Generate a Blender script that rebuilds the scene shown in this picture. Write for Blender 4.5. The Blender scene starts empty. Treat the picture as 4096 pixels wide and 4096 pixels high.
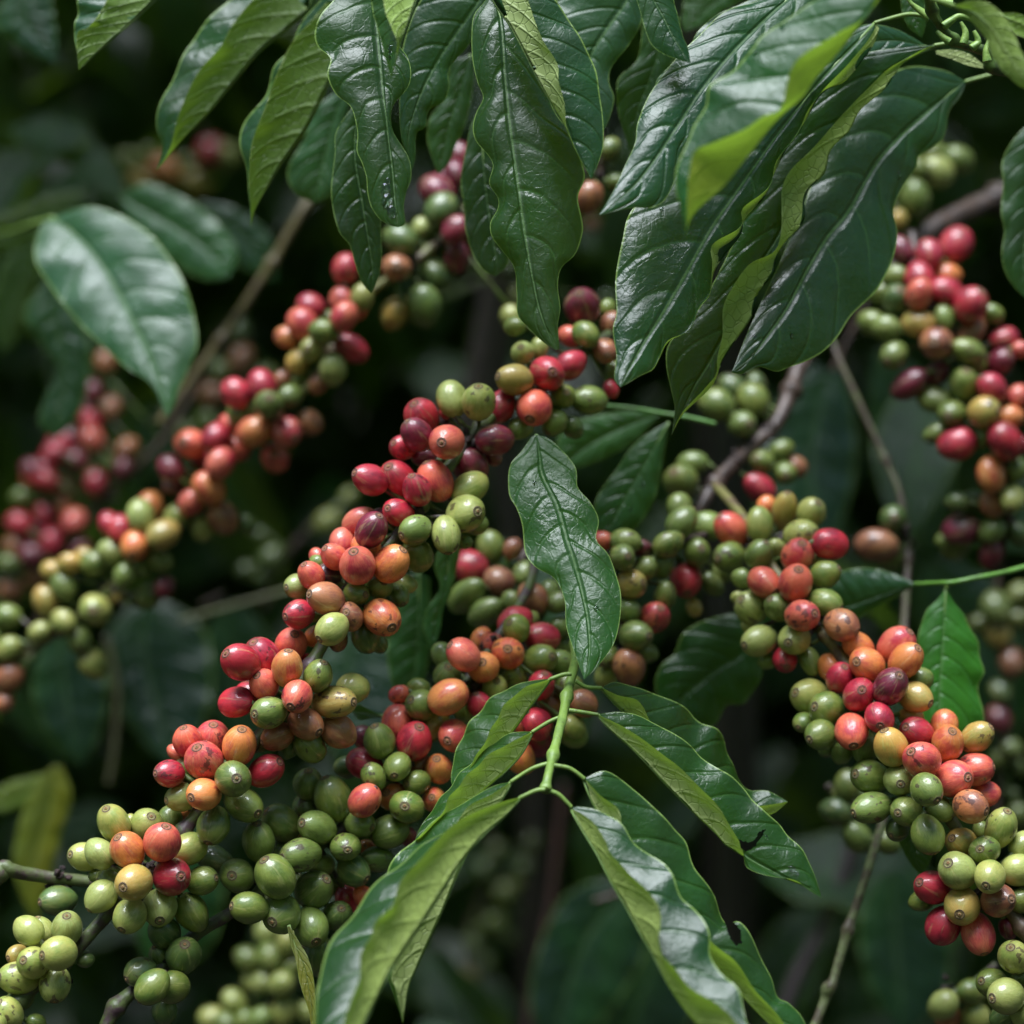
import bpy, bmesh, math, random
from mathutils import Vector, Matrix, noise
random.seed(7)
S = bpy.context.scene
COL = S.collection
# ------------------------------------------------------------------ camera model (a pixel of the 4096 px photograph at a depth -> a point)
FOC, SENS, CAMZ = 85.0, 36.0, 1.45
W = SENS / FOC
def at(px, py, d):
    return Vector(((px - 2048) / 4096 * W * d, d, CAMZ - (py - 2048) / 4096 * W * d))
TILES = {'G': (0, 0, 1932), 'V': (0, 0, 4096), 'T1': (0, 3072, 1024), 'T2': (1024, 3072, 1024), 'T3': (512, 2400, 1024), 'T4': (1024, 2200, 1024),
         'T5': (1024, 1500, 1024), 'T6': (1500, 1100, 1024), 'T7': (1600, 1900, 1024), 'T8': (2400, 1800, 1024),
         'T9': (3072, 2200, 1024), 'T10': (3072, 3072, 1024), 'T11': (3072, 800, 1024), 'T12': (3072, 1500, 1024),
         'T13': (0, 1300, 1024), 'T14': (600, 900, 1024), 'T15': (0, 2200, 1024), 'L0': (0, 0, 2048), 'R1': (2048, 0, 2048),
         'M1': (1100, 0, 1400), 'B1': (1150, 2500, 1600), 'B2': (2300, 2500, 1100), 'R2': (2400, 0, 1700)}
def tp(t, x, y):
    ox, oy, s = TILES[t]
    k = s / 1932.0
    return ox + x * k, oy + y * k, k
# ------------------------------------------------------------------ node helpers
def newmat(name):
    m = bpy.data.materials.new(name); m.use_nodes = True
    nt = m.node_tree; nt.nodes.clear()
    return m, nt
class N:
    def __init__(s, nt): s.nt = nt
    def n(s, t, **kw):
        x = s.nt.nodes.new(t)
        for k, v in kw.items(): setattr(x, k, v)
        return x
    def setin(s, sock, v):
        if isinstance(v, bpy.types.NodeSocket): s.nt.links.new(v, sock)
        elif v is not None: sock.default_value = v
    def m(s, op, a, b=None, c=None, clamp=False):
        x = s.n('ShaderNodeMath', operation=op, use_clamp=clamp)
        s.setin(x.inputs[0], a)
        if b is not None: s.setin(x.inputs[1], b)
        if c is not None: s.setin(x.inputs[2], c)
        return x.outputs[0]
    def mix(s, f, a, b, bt='MIX'):
        x = s.n('ShaderNodeMix', data_type='RGBA', blend_type=bt)
        s.setin(x.inputs[0], f); s.setin(x.inputs[6], a); s.setin(x.inputs[7], b)
        return x.outputs[2]
    def noise(s, vec, scale, detail=2, rough=.5):
        x = s.n('ShaderNodeTexNoise'); s.setin(x.inputs['Vector'], vec)
        x.inputs['Scale'].default_value = scale; x.inputs['Detail'].default_value = detail; x.inputs['Roughness'].default_value = rough
        return x.outputs['Fac']
    def ramp(s, v, a, b):   # smoothstep
        x = s.n('ShaderNodeMapRange', interpolation_type='SMOOTHSTEP')
        s.setin(x.inputs[0], v); x.inputs[1].default_value = a; x.inputs[2].default_value = b
        return x.outputs[0]
    def bump(s, h, st, dist, nrm=None):
        x = s.n('ShaderNodeBump'); x.inputs['Strength'].default_value = st; x.inputs['Distance'].default_value = dist
        s.setin(x.inputs['Height'], h)
        if nrm is not None: s.setin(x.inputs['Normal'], nrm)
        return x.outputs[0]
    def bsdf(s, **kw):
        x = s.n('ShaderNodeBsdfPrincipled')
        for k, v in kw.items(): s.setin(x.inputs[k.replace('_', ' ')], v)
        return x
    def out(s, sh):
        o = s.n('ShaderNodeOutputMaterial'); s.nt.links.new(sh, o.inputs[0])
def rgb(r, g, b): return (r, g, b, 1)

# ---- cherry skin: per-object colour + per-object second tone, streaks from pole to pole, specks, scars
def cherry_mat():
    m, nt = newmat('cherry_skin'); k = N(nt)
    tc = k.n('ShaderNodeTexCoord').outputs['Object']
    oi = k.n('ShaderNodeObjectInfo')
    tint = k.n('ShaderNodeAttribute', attribute_type='OBJECT', attribute_name='tint').outputs['Color']
    sp = k.n('ShaderNodeSeparateXYZ'); k.setin(sp.inputs[0], tc)
    x, y, z = sp.outputs
    rr = k.m('SQRT', k.m('ADD', k.m('ADD', k.m('MULTIPLY', x, x), k.m('MULTIPLY', y, y)), .004))
    rnd = k.m('MULTIPLY', oi.outputs['Random'], 40.0)
    cv = k.n('ShaderNodeCombineXYZ')
    k.setin(cv.inputs[0], k.m('ADD', k.m('DIVIDE', x, rr), rnd)); k.setin(cv.inputs[1], k.m('DIVIDE', y, rr)); k.setin(cv.inputs[2], k.m('MULTIPLY', z, .22))
    streak = k.noise(cv.outputs[0], 3.4, 3, .6)
    cv2 = k.n('ShaderNodeCombineXYZ')
    k.setin(cv2.inputs[0], k.m('ADD', k.m('DIVIDE', x, rr), rnd)); k.setin(cv2.inputs[1], k.m('DIVIDE', y, rr)); k.setin(cv2.inputs[2], k.m('MULTIPLY', z, .5))
    fine = k.noise(cv2.outputs[0], 13, 3, .7)
    va = k.n('ShaderNodeVectorMath', operation='ADD'); k.setin(va.inputs[0], tc); k.setin(va.inputs[1], k.n('ShaderNodeCombineXYZ').outputs[0])
    cx = k.n('ShaderNodeCombineXYZ'); k.setin(cx.inputs[0], rnd); k.setin(cx.inputs[1], rnd); k.setin(va.inputs[1], cx.outputs[0])
    P = va.outputs[0]
    blot = k.noise(P, 1.1, 2, .5)
    # how far the second tone has spread over this fruit
    f = k.m('ADD', k.m('MULTIPLY', k.m('SUBTRACT', streak, .5), 1.5), k.m('MULTIPLY', k.m('SUBTRACT', blot, .5), 3.4))
    f = k.m('ADD', f, k.m('MULTIPLY', z, k.m('MULTIPLY', k.m('SUBTRACT', oi.outputs['Random'], .5), .9)))
    f = k.m('ADD', f, k.m('MULTIPLY', k.m('SUBTRACT', fine, .5), .9))
    f = k.ramp(f, -.35, .75)
    c = k.mix(f, oi.outputs['Color'], tint)
    # pale longitudinal lines
    ln = k.ramp(streak, .56, .66)
    c = k.mix(k.m('MULTIPLY', ln, .42), c, k.mix(.32, c, rgb(.95, .82, .36)))
    fl = k.ramp(fine, .35, .75)
    c = k.mix(k.m('MULTIPLY', fl, .30), c, k.mix(.55, c, rgb(.03, .012, .0), 'MIX'))
    # lenticels and scars
    sc = k.noise(P, 5.5, 4, .75)
    scm = k.ramp(sc, .70, .735)
    c = k.mix(k.m('MULTIPLY', scm, .75), c, rgb(.09, .05, .025))
    spk = k.noise(P, 26, 1, .5); spm = k.ramp(spk, .76, .80)
    c = k.mix(k.m('MULTIPLY', spm, .5), c, rgb(.12, .08, .03))
    bl2 = k.m('MULTIPLY', k.ramp(k.noise(P, 1.7, 3, .55), .60, .625), k.m('GREATER_THAN', oi.outputs['Random'], .72))
    c = k.mix(k.m('MULTIPLY', bl2, .72), c, rgb(.045, .014, .016))
    # tanned halo near the disc
    halo = k.m('MULTIPLY', k.ramp(rr, .50, .28), k.m('GREATER_THAN', z, 0.2))
    c = k.mix(k.m('MULTIPLY', halo, .22), c, rgb(.22, .13, .06))
    ro = k.m('ADD', .36, k.m('MULTIPLY', k.noise(P, 3.2, 3, .6), .22))
    b1 = k.bump(fine, .10, .12)
    b2 = k.bump(sc, .12, .10, b1)
    p = k.bsdf(Base_Color=c, Roughness=ro, Normal=b2, Subsurface_Weight=.12, Subsurface_Scale=.004, Coat_Weight=.6, Coat_Roughness=.13)
    p.inputs['Subsurface Radius'].default_value = (1, .5, .25)
    p.inputs['Specular IOR Level'].default_value = .5
    k.out(p.outputs[0]); return m
def disc_mat():
    m, nt = newmat('cherry_disc'); k = N(nt)
    tc = k.n('ShaderNodeTexCoord').outputs['Object']; oi = k.n('ShaderNodeObjectInfo')
    sp = k.n('ShaderNodeSeparateXYZ'); k.setin(sp.inputs[0], tc)
    rr = k.m('SQRT', k.m('ADD', k.m('MULTIPLY', sp.outputs[0], sp.outputs[0]), k.m('MULTIPLY', sp.outputs[1], sp.outputs[1])))
    nz = k.noise(tc, 9, 3, .7)
    base = k.mix(.62, oi.outputs['Color'], rgb(.17, .115, .065))
    base = k.mix(k.ramp(nz, .4, .7), base, rgb(.10, .065, .04))
    base = k.mix(k.ramp(rr, .20, .25), base, rgb(.09, .055, .035))      # rim
    base = k.mix(k.ramp(rr, .10, .075), base, rgb(.30, .16, .06))       # nub
    base = k.mix(k.ramp(rr, .035, .015), base, rgb(.03, .015, .01))
    p = k.bsdf(Base_Color=base, Roughness=.6, Normal=k.bump(nz, .4, .05))
    k.out(p.outputs[0]); return m
def stem_mat():
    m, nt = newmat('stem_bark'); k = N(nt)
    tc = k.n('ShaderNodeTexCoord').outputs['Object']; oi = k.n('ShaderNodeObjectInfo')
    tint = k.n('ShaderNodeAttribute', attribute_type='OBJECT', attribute_name='tint').outputs['Color']
    a = k.noise(tc, 120, 4, .65); b = k.noise(tc, 420, 3, .6)
    c = k.mix(k.ramp(a, .42, .62), oi.outputs['Color'], tint)
    c = k.mix(k.m('MULTIPLY', k.ramp(b, .55, .75), .5), c, rgb(.05, .035, .025))
    wv = k.noise(tc, 900, 2, .5)
    p = k.bsdf(Base_Color=c, Roughness=.48, Normal=k.bump(b, .5, .0006, k.bump(wv, .3, .0003)))
    k.out(p.outputs[0]); return m
def drop_mat():
    m, nt = newmat('water'); k = N(nt)
    p = k.bsdf(Base_Color=rgb(.98, .99, 1), Roughness=.02, IOR=1.33)
    p.inputs['Transmission Weight'].default_value = 1
    k.out(p.outputs[0]); return m
# ---- leaf: upper side dark and glossy, underside pale and matt, light passes through; UV = (across, along)
def leaf_mat():
    m, nt = newmat('coffee_leaf'); k = N(nt)
    uvn = k.n('ShaderNodeUVMap', uv_map='UVMap'); sp = k.n('ShaderNodeSeparateXYZ'); k.setin(sp.inputs[0], uvn.outputs[0])
    U, V = sp.outputs[0], sp.outputs[1]
    oi = k.n('ShaderNodeObjectInfo')
    tint = k.n('ShaderNodeAttribute', attribute_type='OBJECT', attribute_name='tint').outputs['Color']
    tc = k.n('ShaderNodeTexCoord').outputs['Object']
    u = k.m('SUBTRACT', k.m('MULTIPLY', U, 2.0), 1.0); au = k.m('ABSOLUTE', u)
    side = k.m('GREATER_THAN', u, 0.0)
    wob = k.m('MULTIPLY', k.m('SUBTRACT', k.noise(tc, 30, 2), .5), .30)
    ph = k.m('SUBTRACT', k.m('MULTIPLY', V, 8.0), k.m('MULTIPLY', k.m('POWER', au, 1.6), 1.25))
    ph = k.m('ADD', k.m('ADD', ph, k.m('MULTIPLY', side, .45)), wob)
    fr = k.m('ABSOLUTE', k.m('SUBTRACT', k.m('FRACT', ph), .5))           # 0.5 on the vein, 0 between
    lat = k.m('MULTIPLY', k.ramp(fr, .462, .492), k.ramp(au, .95, .60))
    latsoft = k.ramp(fr, .36, .5)
    mid = k.ramp(au, .030, .012)
    midsoft = k.ramp(au, .11, .02)
    edge = k.ramp(au, .962, .99)
    vo = k.n('ShaderNodeTexVoronoi', feature='DISTANCE_TO_EDGE'); k.setin(vo.inputs['Vector'], tc); vo.inputs['Scale'].default_value = 210
    ret = k.ramp(vo.outputs['Distance'], .07, .0)                         # fine net of veins
    n1 = k.noise(tc, 55, 4, .6); n2 = k.noise(tc, 300, 3, .6); n3 = k.noise(tc, 18, 2, .5)
    # upper side
    top = oi.outputs['Color']
    top = k.mix(k.m('MULTIPLY', k.ramp(n1, .35, .7), .5), top, k.mix(.6, top, rgb(.0, .02, .006)))
    top = k.mix(k.m('MULTIPLY', k.ramp(n3, .45, .75), .35), top, rgb(.03, .13, .02))
    top = k.mix(k.m('MULTIPLY', ret, .05), top, rgb(.05, .14, .03))
    top = k.mix(k.m('MULTIPLY', lat, .32), top, rgb(.08, .19, .04))
    top = k.mix(k.m('MULTIPLY', mid, .5), top, rgb(.12, .24, .06))
    top = k.mix(k.m('MULTIPLY', edge, .75), top, rgb(.26, .40, .09))
    sp1 = k.noise(tc, 95, 3, .7)
    top = k.mix(k.m('MULTIPLY', k.ramp(sp1, .77, .80), .6), top, rgb(.14, .12, .05))
    # underside
    bot = tint
    bot = k.mix(k.m('MULTIPLY', k.ramp(n1, .3, .7), .45), bot, k.mix(.45, bot, rgb(.06, .12, .01)))
    bot = k.mix(k.m('MULTIPLY', ret, .22), bot, rgb(.12, .2, .03))
    bot = k.mix(k.m('MULTIPLY', lat, .4), bot, rgb(.2, .28, .06))
    bot = k.mix(k.m('MULTIPLY', mid, .8), bot, rgb(.42, .52, .16))
    bot = k.mix(k.m('MULTIPLY', edge, .7), bot, rgb(.45, .55, .18))
    bot = k.mix(k.m('MULTIPLY', k.ramp(sp1, .72, .75), .6), bot, rgb(.10, .08, .03))
    # relief
    h = k.m('ADD', k.m('MULTIPLY', latsoft, -.26), k.m('MULTIPLY', midsoft, -.5))
    hb = k.m('ADD', h, k.m('MULTIPLY', ret, -.22)); h = k.m('ADD', h, k.m('MULTIPLY', ret, -.035)); h = k.m('ADD', h, k.m('MULTIPLY', n2, .085)); h = k.m('ADD', h, k.m('MULTIPLY', n1, 1.15))
    bt = k.bump(h, .75, .0016)
    back = k.n('ShaderNodeNewGeometry').outputs['Backfacing']
    wet = k.noise(tc, 26, 3, .6)
    ro = k.m('ADD', .23, k.m('MULTIPLY', k.ramp(wet, .35, .7), .24))
    ro = k.m('ADD', ro, k.m('MULTIPLY', midsoft, .22))
    pt = k.bsdf(Base_Color=top, Roughness=ro, Normal=bt)
    pt.inputs['Specular IOR Level'].default_value = .5
    pb = k.bsdf(Base_Color=bot, Roughness=.5, Normal=k.bump(hb, .8, .0016))
    pb.inputs['Specular IOR Level'].default_value = .35
    mx = k.n('ShaderNodeMixShader'); k.setin(mx.inputs[0], back); k.setin(mx.inputs[1], pt.outputs[0]); k.setin(mx.inputs[2], pb.outputs[0])
    tr = k.n('ShaderNodeBsdfTranslucent'); k.setin(tr.inputs[0], k.mix(k.m('MULTIPLY', lat, .5), rgb(.30, .50, .04), rgb(.09, .2, .02)))
    m2 = k.n('ShaderNodeMixShader'); k.setin(m2.inputs[0], .34); k.setin(m2.inputs[1], mx.outputs[0]); k.setin(m2.inputs[2], tr.outputs[0])
    k.out(m2.outputs[0]); return m
def simple(name, c, r=.8, sc=30, c2=None):
    m, nt = newmat(name); k = N(nt); tc = k.n('ShaderNodeTexCoord').outputs['Object']
    nz = k.noise(tc, sc, 5, .65)
    col = k.mix(k.ramp(nz, .35, .65), rgb(*c), rgb(*(c2 or c)))
    p = k.bsdf(Base_Color=col, Roughness=r, Normal=k.bump(nz, .5, .02)); k.out(p.outputs[0]); return m
M_CH, M_DI, M_ST, M_LF, M_WA = cherry_mat(), disc_mat(), stem_mat(), leaf_mat(), drop_mat()
M_SOIL = simple('soil', (.012, .009, .006), .95, 6, (.022, .016, .010))
M_BRACT = simple('dry_bract', (.02, .012, .012), .8, 300, (.06, .035, .03))
# ------------------------------------------------------------------ object helpers
def link(name, me, parent=None, loc=None):
    o = bpy.data.objects.new(name, me); COL.objects.link(o)
    if loc is not None: o.location = loc
    if parent is not None:
        o.parent = parent
        o.location = o.location - (parent['_w'] if False else WPOS[parent.name])
    WPOS[o.name] = Vector(loc) if loc is not None else Vector((0, 0, 0))
    return o
WPOS = {}
def thing(name, label, cat, loc, group=None):
    o = link(name, None, None, loc); o.empty_display_size = .02
    o['label'] = label; o['category'] = cat
    if group: o['group'] = group
    return o
def cr(P, t):   # catmull-rom through list of tuples at param t in [0, n-1]
    n = len(P); i = min(int(t), n - 2); f = t - i
    p0 = P[max(i - 1, 0)]; p1 = P[i]; p2 = P[i + 1]; p3 = P[min(i + 2, n - 1)]
    return tuple(.5 * ((2 * b) + (-a + c) * f + (2 * a - 5 * b + 4 * c - d) * f * f + (-a + 3 * b - 3 * c + d) * f ** 3) for a, b, c, d in zip(p0, p1, p2, p3))
def resample(P, n):
    m = 12 * (len(P) - 1); Q = [cr(P, i * (len(P) - 1) / m) for i in range(m + 1)]
    L = [0]
    for a, b in zip(Q, Q[1:]): L.append(L[-1] + math.dist(a[:2], b[:2]))
    out = []; j = 0
    for i in range(n):
        s = L[-1] * i / (n - 1)
        while j < len(L) - 2 and L[j + 1] < s: j += 1
        f = (s - L[j]) / max(L[j + 1] - L[j], 1e-9)
        out.append(tuple(x + (y - x) * min(max(f, 0), 1) for x, y in zip(Q[j], Q[j + 1])))
    return out
def pts(s):
    out = []
    for q in s.replace(';', ' ').split():
        v = [float(x) for x in q.split(',')]; out.append(tuple(v))
    return out
def add_tube(bm, P, R, seg=12, knob=None, rough=0.0):
    """P list of Vectors, R radii"""
    rings = []; up = Vector((0, 1, .13)).normalized()
    for i, p in enumerate(P):
        t = (P[min(i + 1, len(P) - 1)] - P[max(i - 1, 0)]).normalized()
        a = t.cross(up).normalized(); b = a.cross(t)
        ring = []
        for s in range(seg):
            an = 2 * math.pi * s / seg; r = R[i] * (1 + rough * (noise.noise(p * 160 + Vector((math.cos(an), math.sin(an), 0)) * 1.2)))
            ring.append(bm.verts.new(p + (a * math.cos(an) + b * math.sin(an)) * r))
        rings.append(ring)
    for A, B in zip(rings, rings[1:]):
        for s in range(seg):
            bm.faces.new((A[s], A[(s + 1) % seg], B[(s + 1) % seg], B[s]))
    for ring, p, fl in ((rings[0], P[0], 1), (rings[-1], P[-1], 0)):
        try: bm.faces.new(ring if fl == 0 else ring[::-1])
        except Exception: pass
def finish(bm, name, mats, parent, origin, smooth=True):
    for v in bm.verts: v.co -= origin
    me = bpy.data.meshes.new(name); bm.to_mesh(me); bm.free()
    for m in mats: me.materials.append(m)
    if smooth: me.polygons.foreach_set('use_smooth', [True] * len(me.polygons))
    return link(name, me, parent, origin)
def tube_world(tile, s, r0, r1=None, d0=1.1, d1=None, n=None):
    """stem polyline string 'x,y x,y[,d]' in tile px -> list of Vector, radii in mm"""
    P = pts(s); d1 = d0 if d1 is None else d1; r1 = r0 if r1 is None else r1
    Q = []
    for i, p in enumerate(P):
        x, y, _ = tp(tile, p[0], p[1]); f = i / max(len(P) - 1, 1)
        Q.append((x, y, p[2] if len(p) > 2 else d0 + (d1 - d0) * f))
    n = n or 14 * len(P)
    Rs = resample(Q, n)
    V = [at(*q) for q in Rs]
    R = [(r0 + (r1 - r0) * i / (n - 1)) / 1000 for i in range(n)]
    return V, R, Q
GREEN_ST = ((.075, .105, .028), (.062, .036, .042)); BROWN_ST = ((.070, .042, .030), (.032, .020, .017)); FRESH_ST = ((.17, .27, .05), (.12, .20, .04))
OLIVE_ST = ((.13, .13, .04), (.09, .055, .04))
def paint(o, c, t):
    o.color = (*c, 1); o['tint'] = [float(x) for x in t]
# ------------------------------------------------------------------ cherries
def cherry_mesh(kind):
    bm = bmesh.new(); seg = 32
    prof = []   # (r, z, mat) from base pole to disc pole
    for i in range(0, 17):
        a = -math.pi / 2 + math.pi * i / 18.6
        r = math.cos(a); z = math.sin(a)
        if kind == 1: r *= 1 - .10 * max(0, -z); z *= 1.0          # narrower towards the stalk
        if kind == 2: r *= 1 - .12 * max(0, z)                     # pointed
        if kind == 3: r = math.copysign(abs(r) ** .90, r)          # barrel
        prof.append((max(r, 0), z, 0))
    r0, z0, _ = prof[-1]
    prof = [p for p in prof if not (p[1] > 0 and p[0] < .30)]
    zt = math.sqrt(1 - .28 ** 2)
    top = .962 if kind != 3 else .975
    prof += [(.28, zt * (top / .96), 0), (.255, top + .018, 1), (.225, top + .020, 1), (.19, top + .006, 1), (.12, top + .010, 1),
             (.085, top + .030, 1), (.065, top + .062, 1), (.042, top + .066, 1), (.024, top + .045, 1), (0.001, top + .038, 1)]
    prof[0] = (.001, -1, 0)
    rings = []
    rs = random.Random(kind * 11)
    ox = Vector((rs.random() * 9, rs.random() * 9, 0))
    for r, z, mt in prof:
        ring = []
        for s in range(seg):
            a = 2 * math.pi * s / seg; v = Vector((r * math.cos(a), r * math.sin(a), z))
            f = 1 + .035 * noise.noise(v * 1.3 + ox) + (.030 * math.cos(2 * a + kind))
            ring.append(bm.verts.new(Vector((v.x * f, v.y * f * (1 - .03 * (kind == 0)), v.z))))
        rings.append((ring, mt))
    for (A, _), (B, mt) in zip(rings, rings[1:]):
        for s in range(seg):
            f = bm.faces.new((A[s], A[(s + 1) % seg], B[(s + 1) % seg], B[s])); f.material_index = mt
    bm.faces.new([v for v in rings[0][0]][::-1]); f = bm.faces.new(rings[-1][0]); f.material_index = 1
    me = bpy.data.meshes.new('cherry'); bm.to_mesh(me); bm.free()
    me.materials.append(M_CH); me.materials.append(M_DI)
    me.polygons.foreach_set('use_smooth', [True] * len(me.polygons))
    return me
CM = [cherry_mesh(i) for i in range(4)]
PAL = {'g': ((.180, .232, .042), (.100, .160, .026)), 'd': ((.070, .125, .026), (.12, .17, .035)), 'l': ((.36, .385, .10), (.24, .29, .06)),
       'y': ((.52, .33, .075), (.38, .33, .07)), 'o': ((.74, .25, .065), (.58, .095, .05)), 's': ((.74, .150, .085), (.52, .035, .055)),
       'r': ((.52, .024, .048), (.27, .008, .028)), 'm': ((.20, .010, .034), (.085, .008, .018)), 'b': ((.42, .16, .065), (.24, .075, .045)),
       'k': ((.07, .012, .022), (.012, .006, .01))}
def parse(data):
    """'T1: x y R c [dx dy] [eN] [/L]; ...' one cluster per '|' """
    clusters = []
    for cl in data.strip().split('|'):
        cur = []; tile = None
        for ent in cl.replace('\n', ' ').split(';'):
            ent = ent.strip()
            if not ent: continue
            if ':' in ent:
                tile, ent = ent.split(':'); tile = tile.strip(); ent = ent.strip()
                if not ent: continue
            tk = ent.split(); lay = 0; el = 1.13; num = []
            for t in tk[4:]:
                if t[0] == '/': lay = int(t[1:])
                elif t[0] == 'e': el = float(t[1:])
                else: num.append(float(t))
            el = 1 + (el - 1) * 1.5
            x, y, r = float(tk[0]), float(tk[1]), float(tk[2])
            gx, gy, k = tp(tile, x, y)
            dv = ((num[0] - x) / r, (num[1] - y) / r) if len(num) == 2 else None
            cur.append(dict(x=gx, y=gy, r=r * k, c=tk[3], dv=dv, el=el, lay=lay))
        if cur: clusters.append(cur)
    return clusters
def nearest(Q, x, y):
    best = None
    for a, b in zip(Q, Q[1:]):
        ax, ay, ad = a; bx, by, bd = b; dx, dy = bx - ax, by - ay
        t = ((x - ax) * dx + (y - ay) * dy) / max(dx * dx + dy * dy, 1e-6); t = min(max(t, 0), 1)
        px, py = ax + dx * t, ay + dy * t; ds = math.hypot(x - px, y - py)
        if best is None or ds < best[0]: best = (ds, px, py, ad + (bd - ad) * t)
    return best
NCH = 0
def fruit(root, Q, data, dark=1.0, seed=1):
    """place clusters of cherries round the stem polyline Q (4096 px + depth)"""
    global NCH
    rs = random.Random(seed)
    cls = parse(data)
    allc = []
    for ci, cl in enumerate(cls):
        for c in cl:
            ds, px, py, d = nearest(Q, c['x'], c['y'])
            sc = W * d / 4096; R = c['r'] * sc
            rho = ds * sc; Rc = 2.1 * R
            off = -math.sqrt(max(Rc * Rc - rho * rho, (.35 * R) ** 2)) * .85
            if c['lay'] == 1: off = off * .35 + .1 * R
            if c['lay'] == 2: off = .9 * R
            dd = d + off
            c['r'] *= 1.10; c['R'] = c['r'] * W * dd / 4096; c['p'] = at(c['x'], c['y'], dd); c['d'] = dd; c['ci'] = ci; c['st'] = (px, py, d)
            allc.append(c)
    for it in range(40):
        moved = False
        for i in range(len(allc)):
            a = allc[i]
            for j in range(i + 1, len(allc)):
                b = allc[j]
                lim = (a['R'] + b['R']) * 1.0
                if abs(a['p'].x - b['p'].x) > lim or abs(a['p'].z - b['p'].z) > lim: continue
                v = b['p'] - a['p']; L = v.length
                if L < lim:
                    h = math.hypot(v.x, v.z); need = math.sqrt(max(lim * lim - h * h, 0)) - abs(v.y)
                    if need <= 0: continue
                    need = min(need, .004)
                    s = 1 if v.y >= 0 else -1
                    if a['lay'] != b['lay']: s = 1 if b['lay'] > a['lay'] else -1
                    for q, sg in ((a, -s), (b, s)):
                        q['d'] += sg * need * .5; q['p'] = at(q['x'], q['y'], q['d'])
                    moved = True
        if not moved: break
    for ci, cl in enumerate(cls):
        mx = sum(c['x'] for c in cl) / len(cl); my = sum(c['y'] for c in cl) / len(cl)
        ds, px, py, d = nearest(Q, mx, my)
        node = at(px, py, d)
        bm = bmesh.new(); objs = []
        for c in cl:
            R = c['r'] * W * c['d'] / 4096
            el = c['el']
            if c['dv']:
                vx, vy = c['dv'][0] / el, c['dv'][1] / el; h = math.hypot(vx, vy)
                if h > .97: vx, vy, h = vx / h * .97, vy / h * .97, .97
                ax = Vector((vx, -math.sqrt(1 - h * h), -vy))
            else:
                o = Vector((c['x'] - px, 0, -(c['y'] - py)))
                o = o.normalized() if o.length > 1 else Vector((rs.uniform(-1, 1), 0, rs.uniform(-1, 1))).normalized()
                ax = (o + Vector((rs.uniform(-.4, .4), rs.uniform(.15, .6), rs.uniform(-.4, .4)))).normalized()
            kind = rs.choice((0, 1, 3, 0, 2)) if el < 1.3 else 1
            ob = bpy.data.objects.new('cherry', CM[kind]); COL.objects.link(ob)
            rot = ax.to_track_quat('Z', 'Y').to_matrix().to_4x4() @ Matrix.Rotation(rs.uniform(0, 6.28), 4, 'Z')
            fl = rs.uniform(.95, 1.03)
            objs.append((ob, Matrix.Translation(c['p']) @ rot @ Matrix.Diagonal((R, R * fl, R * el * rs.uniform(.97, 1.03), 1))))
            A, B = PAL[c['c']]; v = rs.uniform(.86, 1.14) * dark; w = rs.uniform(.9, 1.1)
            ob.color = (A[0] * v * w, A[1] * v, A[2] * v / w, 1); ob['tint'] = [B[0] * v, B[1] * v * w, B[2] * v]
            NCH += 1
            # stalk from the stem to the back of the fruit
            s0 = at(*c['st']); s1 = c['p'] - ax * R * el * .93
            g = s0 * .55 + node * .45
            mid = (g + s1) / 2 + Vector((0, .0015, -.001))
            add_tube(bm, [g, mid, s1], [.0012, .0010, .0013], 6)
        for q in range(9):       # dry bracts at the node
            p = node + Vector((rs.gauss(0, .0028), rs.gauss(0, .0028), rs.gauss(0, .0028)))
            r = bmesh.ops.create_icosphere(bm, subdivisions=1, radius=rs.uniform(.0010, .0024), matrix=Matrix.Translation(p))
            for v in r['verts']: v.co += Vector((rs.gauss(0, .0007), rs.gauss(0, .0007), rs.gauss(0, .0007)))
            for v in r['verts']:
                for f in v.link_faces: f.material_index = 1
        co = finish(bm, 'fruit_cluster', [M_ST, M_BRACT], root, node.copy())
        paint(co, (.13, .19, .045), (.05, .03, .03))
        for ob, mw in objs:
            ob.parent = co
            ob.matrix_local = Matrix.Translation(-node) @ mw
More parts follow.
